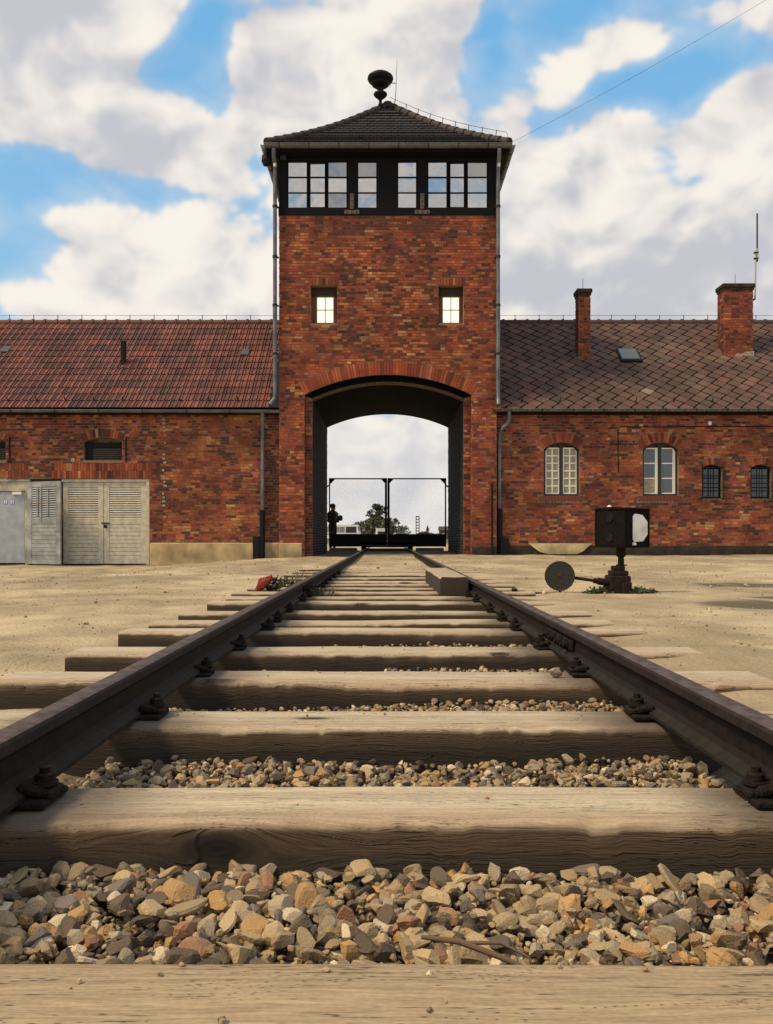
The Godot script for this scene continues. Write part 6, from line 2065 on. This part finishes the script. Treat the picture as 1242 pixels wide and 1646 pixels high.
func wheel(o: Node3D, p: Vector3, r: float, w: float):
	var t = Mb.new()
	t.col = Color(0.02, 0.02, 0.02)
	t.lathe([Vector2(r * 0.62, -w / 2), Vector2(r * 0.95, -w / 2), Vector2(r, -w * 0.3), Vector2(r, w * 0.3), Vector2(r * 0.95, w / 2), Vector2(r * 0.62, w / 2)], 18)
	var ty = build("wheel", t, M.plain, o, Transform3D(Basis(Vector3.RIGHT, PI / 2), p))
	var h = Mb.new()
	h.col = Color(0.35, 0.35, 0.36)
	h.lathe([Vector2(0, -w * 0.42), Vector2(r * 0.62, -w * 0.3), Vector2(r * 0.62, w * 0.3), Vector2(r * 0.2, w * 0.42), Vector2(0, w * 0.42)], 14)
	build("rim", h, M.plain, ty)
func vehicles():
	# coach: length along x, front at the right end
	var B = thing("coach", "white coach with a dark window band parked far beyond the gate", "coach", Vector3(-11.3, 0.0, -170.0), -0.12)
	var m = Mb.new()
	m.col = Color(0.8, 0.78, 0.74)
	m.xf = Transform3D()
	var L = 6.0
	m.prism(PackedVector2Array([Vector2(-L, 0.4), Vector2(L, 0.4), Vector2(L + 0.1, 1.2), Vector2(L, 2.2), Vector2(L - 0.2, 3.02), Vector2(L - 0.45, 3.14), Vector2(-L + 0.3, 3.14), Vector2(-L, 2.95)]), -1.25, 1.25)
	build("body", m, M.gloss, B)
	for i in 8:
		var w = Mb.new()
		w.col = Color(0.22, 0.22, 0.22)
		w.bx(Vector3(-L + 0.4 + i * 1.12, 1.62, 1.252), Vector3(-L + 1.44 + i * 1.12, 2.72, 1.27), 0.006)
		build("window", w, M.gloss, B)
	var fw = Mb.new()
	fw.col = Color(0.03, 0.03, 0.035)
	fw.bx(Vector3(L - 2.5, 1.55, 1.252), Vector3(L - 0.4, 2.75, 1.275), 0.006)
	build("window", fw, M.gloss, B)
	var ws = Mb.new()
	ws.col = Color(0.04, 0.04, 0.045)
	ws.bx(Vector3(L - 0.06, 1.4, -1.1), Vector3(L + 0.03, 2.8, 1.1), 0.01)
	build("windscreen", ws, M.gloss, B)
	var st = Mb.new()
	st.col = Color(0.16, 0.16, 0.17)
	st.bx(Vector3(-L + 0.1, 1.18, 1.252), Vector3(L - 0.1, 1.36, 1.265))
	build("side_stripe", st, M.gloss, B)
	for x in [-3.6, 3.4]:
		for z in [-1.15, 1.15]: wheel(B, Vector3(x, 0.5, z), 0.5, 0.28)
	# van seen from behind
	var V = thing("white_van", "boxy white van with a dark open back, parked far beyond the gate post", "van", Vector3(-0.85, 0.0, -155.0), 0.06)
	var v = Mb.new()
	v.col = Color(0.78, 0.75, 0.70)
	v.prism(PackedVector2Array([Vector2(-0.95, 0.4), Vector2(0.95, 0.4), Vector2(0.98, 1.2), Vector2(0.85, 2.15), Vector2(0.7, 2.28), Vector2(-0.7, 2.28), Vector2(-0.85, 2.15), Vector2(-0.98, 1.2)]), -3.4, 0.0)
	build("body", v, M.gloss, V)
	var vd = Mb.new()
	vd.col = Color(0.025, 0.025, 0.025)
	vd.bx(Vector3(-0.72, 0.55, 0.002), Vector3(0.95, 1.72, 0.03), 0.01)
	build("back_opening", vd, M.plain, V)
	for s in [-0.8, 0.8]:
		for z in [-0.8, -2.7]:
			var ty = Mb.new()
			ty.col = Color(0.02, 0.02, 0.02)
			ty.lathe([Vector2(0, -0.1), Vector2(0.33, -0.1), Vector2(0.33, 0.1), Vector2(0, 0.1)], 14)
			build("wheel", ty, M.plain, V, Transform3D(Basis(Vector3(0, 0, 1), PI / 2), Vector3(s, 0.33, z)))
	# low car
	var C = thing("grey_car", "pale grey car parked far off, right of the gate's middle post", "car", Vector3(2.7, 0.0, -150.0), 0.1)
	var cm = Mb.new()
	cm.col = Color(0.45, 0.46, 0.47)
	cm.prism(PackedVector2Array([Vector2(-2.1, 0.3), Vector2(2.1, 0.3), Vector2(2.15, 0.75), Vector2(1.3, 0.92), Vector2(0.6, 1.42), Vector2(-1.1, 1.45), Vector2(-1.9, 0.95), Vector2(-2.15, 0.85)]), -0.85, 0.85)
	build("body", cm, M.gloss, C)
	var cw = Mb.new()
	cw.col = Color(0.03, 0.03, 0.035)
	cw.prism(PackedVector2Array([Vector2(-1.5, 0.97), Vector2(1.05, 0.97), Vector2(0.55, 1.36), Vector2(-1.05, 1.38)]), 0.852, 0.87)
	build("window", cw, M.gloss, C)
	for x in [-1.35, 1.35]:
		for zz in [-0.75, 0.75]: wheel(C, Vector3(x, 0.32, zz), 0.32, 0.2)
	# lattice signal post
	var S = thing("lattice_post", "dark lattice post standing beyond the right leaf of the gate", "post", Vector3(3.62, 0.0, -100.0))
	var sm = Mb.new()
	for s in [-1.0, 1.0]: sm.bx(Vector3(s * 0.18 - 0.045, -0.1, -0.05), Vector3(s * 0.18 + 0.045, 3.05, 0.05), 0.01)
	build("uprights", sm, M.iron, S)
	for i in 9:
		var r = Mb.new()
		r.bx(Vector3(-0.15, 0.3 + i * 0.33, -0.03), Vector3(0.15, 0.40 + i * 0.33, 0.03))
		build("rung", r, M.iron, S)
	var tp = Mb.new()
	tp.bx(Vector3(-0.225, 2.95, -0.055), Vector3(0.225, 3.06, 0.055))
	build("top_plate", tp, M.iron, S)

func tree(called: String, label: String, p: Vector3, h: float, r: float, n: int, dark: Color, light: Color, cone := false, airy := 1.0):
	var T = thing(called, label, "tree", p, 0.0, "trees beyond the gate")
	var tr = Mb.new()
	tr.tube([Vector3(0, -0.2, 0), Vector3(0.05, h * 0.3, 0), Vector3(-0.05, h * 0.6, 0.05), Vector3(0.02, h * 0.93, 0)], [h * 0.035, h * 0.025, h * 0.014, h * 0.004], 7)
	for i in 6:
		var a = i * 1.1 + rng.randf()
		var y = h * (0.22 + 0.09 * i)
		tr.tube([Vector3(0, y, 0), Vector3(cos(a) * r * 0.45, y + h * 0.09, sin(a) * r * 0.45), Vector3(cos(a) * r * 0.8, y + h * 0.2, sin(a) * r * 0.8)], [h * 0.012, h * 0.007, h * 0.002], 5)
	build("trunk", tr, M.bark, T)
	var c = Mb.new()
	var clumps = 110
	for i in clumps:
		var t = rng.randf()
		var a = rng.randf() * TAU
		var wid = (1.0 - t) if cone else sqrt(max(0.0, 1.0 - pow(t * 1.25 - 0.4, 2.0)))
		var q = Vector3(cos(a) * r * wid * rng.randf_range(0.05, 0.9), h * lerp(0.04, 0.95, t), sin(a) * r * wid * rng.randf_range(0.05, 0.9))
		var rr = r * rng.randf_range(0.12, 0.27) * (wid * 0.7 + 0.3)
		leaf_cloud(c, q, Vector3(rr, rr * 0.8, rr), int(n * 4.0 / clumps), h * 0.030 * airy, dark, light)
	build("crown", c, M.leaf, T)
func bush(label: String, p: Vector3, r: Vector3, n: int, dark: Color, light: Color, cat := "bush"):
	var T = thing("bush", label, cat, p, 0.0, "bushes along the horizon")
	var c = Mb.new()
	for i in 9:
		leaf_cloud(c, Vector3(rng.randf_range(-0.7, 0.7) * r.x, r.y * rng.randf_range(0.3, 0.8), rng.randf_range(-0.6, 0.6) * r.z), r * rng.randf_range(0.25, 0.42), n / 5, 0.34, dark, light)
	build("foliage", c, M.leaf, T)
func beyond():
	vehicles()
	var dk = Color(0.07, 0.08, 0.045); var lt = Color(0.21, 0.205, 0.11)
	tree("leafy_tree", "tall dark green tree with a loose pointed top, highest beyond the gate", Vector3(-2.1, -0.2, -215.0), 9.4, 3.6, 1500, dk, Color(0.075, 0.075, 0.03), false, 0.9)
	tree("leafy_tree", "low spreading dark tree behind the coach's right end", Vector3(-6.8, -0.4, -225.0), 5.4, 3.6, 1500, dk, lt)
	tree("leafy_tree", "broad dark tree left of the gate's middle post, below the tall one", Vector3(-4.0, -0.4, -210.0), 6.2, 3.2, 1500, dk, lt)
	tree("leafy_tree", "dark rounded tree just right of the gate's middle post", Vector3(0.9, -0.5, -205.0), 6.1, 3.3, 1600, dk, lt)
	tree("leafy_tree", "sloping dark tree at the right end of the tree clump beyond the gate", Vector3(3.6, -0.6, -220.0), 4.4, 3.2, 1300, dk, lt)
	tree("conical_tree", "small dark conical tree on the horizon right of the lattice post", Vector3(17.2, -0.4, -360.0), 6.4, 2.3, 700, dk, lt, true)
	bush("low dark hedge on the horizon left of the lattice post", Vector3(13.5, -0.3, -400.0), Vector3(7.5, 3.6, 2.5), 1200, dk, lt, "hedge")
	bush("olive brown bushes on the horizon right of the lattice post", Vector3(16.0, -0.3, -380.0), Vector3(6.5, 3.4, 2.5), 1200, Color(0.05, 0.04, 0.02), Color(0.14, 0.10, 0.05))
	bush("pale bushes on the horizon before the low building", Vector3(21.5, -0.3, -355.0), Vector3(5.0, 2.6, 2.0), 900, Color(0.06, 0.055, 0.03), Color(0.17, 0.15, 0.08))
	bush("low green bushes on the horizon behind the coach", Vector3(-22.0, -0.3, -330.0), Vector3(11.0, 4.4, 3.0), 1300, dk, lt)
	var H = thing("low_building", "low dark building with a chimney on the horizon at the right end of the gate", "building", Vector3(24.0, 0.0, -340.0))
	var m = Mb.new()
	m.col = Color(0.10, 0.075, 0.06)
	m.bx(Vector3(-3.0, -0.5, -5.0), Vector3(6.0, 3.6, 0.0))
	build("wall", m, M.plain, H)
	var rf = Mb.new()
	rf.col = Color(0.055, 0.045, 0.045)
	rf.xf = Transform3D(Basis(Vector3.UP, PI / 2), Vector3.ZERO)
	rf.prism(PackedVector2Array([Vector2(-0.4, 3.55), Vector2(5.4, 3.55), Vector2(2.5, 5.2)]), -3.3, 6.3)
	build("roof", rf, M.plain, H)
	var ch = Mb.new()
	ch.col = Color(0.16, 0.08, 0.06)
	ch.bx(Vector3(0.6, 4.6, -3.0), Vector3(1.3, 6.2, -2.3))
	build("chimney", ch, M.plain, H)
	for i in 3:
		var w = Mb.new()
		w.col = Color(0.4, 0.38, 0.34)
		w.bx(Vector3(-2.0 + i * 2.6, 1.2, 0.002), Vector3(-1.0 + i * 2.6, 2.5, 0.06))
		build("window", w, M.plain, H)

func _ready():
	rng.seed = 20170
	na.seed = 3; na.frequency = 0.02; na.fractal_octaves = 4; na.noise_type = FastNoiseLite.TYPE_SIMPLEX_SMOOTH
	nb.seed = 8; nb.frequency = 0.02; nb.fractal_octaves = 3; nb.noise_type = FastNoiseLite.TYPE_SIMPLEX_SMOOTH
	# camera: level, low between the rails, lens shifted up a little
	var cam := Camera3D.new()
	cam.name = "camera"
	cam.projection = Camera3D.PROJECTION_FRUSTUM
	cam.near = 0.05
	cam.far = 4000.0
	cam.size = 2.0 * 0.05 * 823.0 / 1382.0
	cam.frustum_offset = Vector2(0.0, 0.05 * 42.0 / 1382.0)
	cam.position = Vector3(0, 0.505, 0)
	add_child(cam)
	cam.current = true
	# sky, sun, exposure
	var env := Environment.new()
	env.background_mode = Environment.BG_SKY
	var sky := Sky.new()
	var pano := PanoramaSkyMaterial.new()
	pano.panorama = sky_image()
	sky.sky_material = pano
	env.sky = sky
	env.background_energy_multiplier = 1.0
	env.tonemap_mode = Environment.TONE_MAPPER_LINEAR
	env.tonemap_exposure = 1.0
	env.sdfgi_enabled = true; env.ssao_enabled = true; env.ssil_enabled = true
	var we := WorldEnvironment.new()
	we.name = "world_environment"
	we.environment = env
	add_child(we)
	var sun := DirectionalLight3D.new()
	sun.name = "sun"
	sun.light_energy = 1.1
	sun.light_color = Color(1.0, 0.90, 0.72)
	sun.light_angular_distance = 9.0
	sun.shadow_enabled = true
	add_child(sun)
	var el = deg_to_rad(52.0); var az = deg_to_rad(22.0)   # from the left, a little from behind the camera
	sun.look_at_from_position(Vector3(-cos(el) * cos(az), sin(el), cos(el) * sin(az)) * 50.0, Vector3.ZERO)
	materials()
	ground()
	gate_tower()
	left_wing()
	right_wing()
	ballast()
	sleepers()
	rails()
	gate()
	siren()
	track_things()
	beyond()
	person()
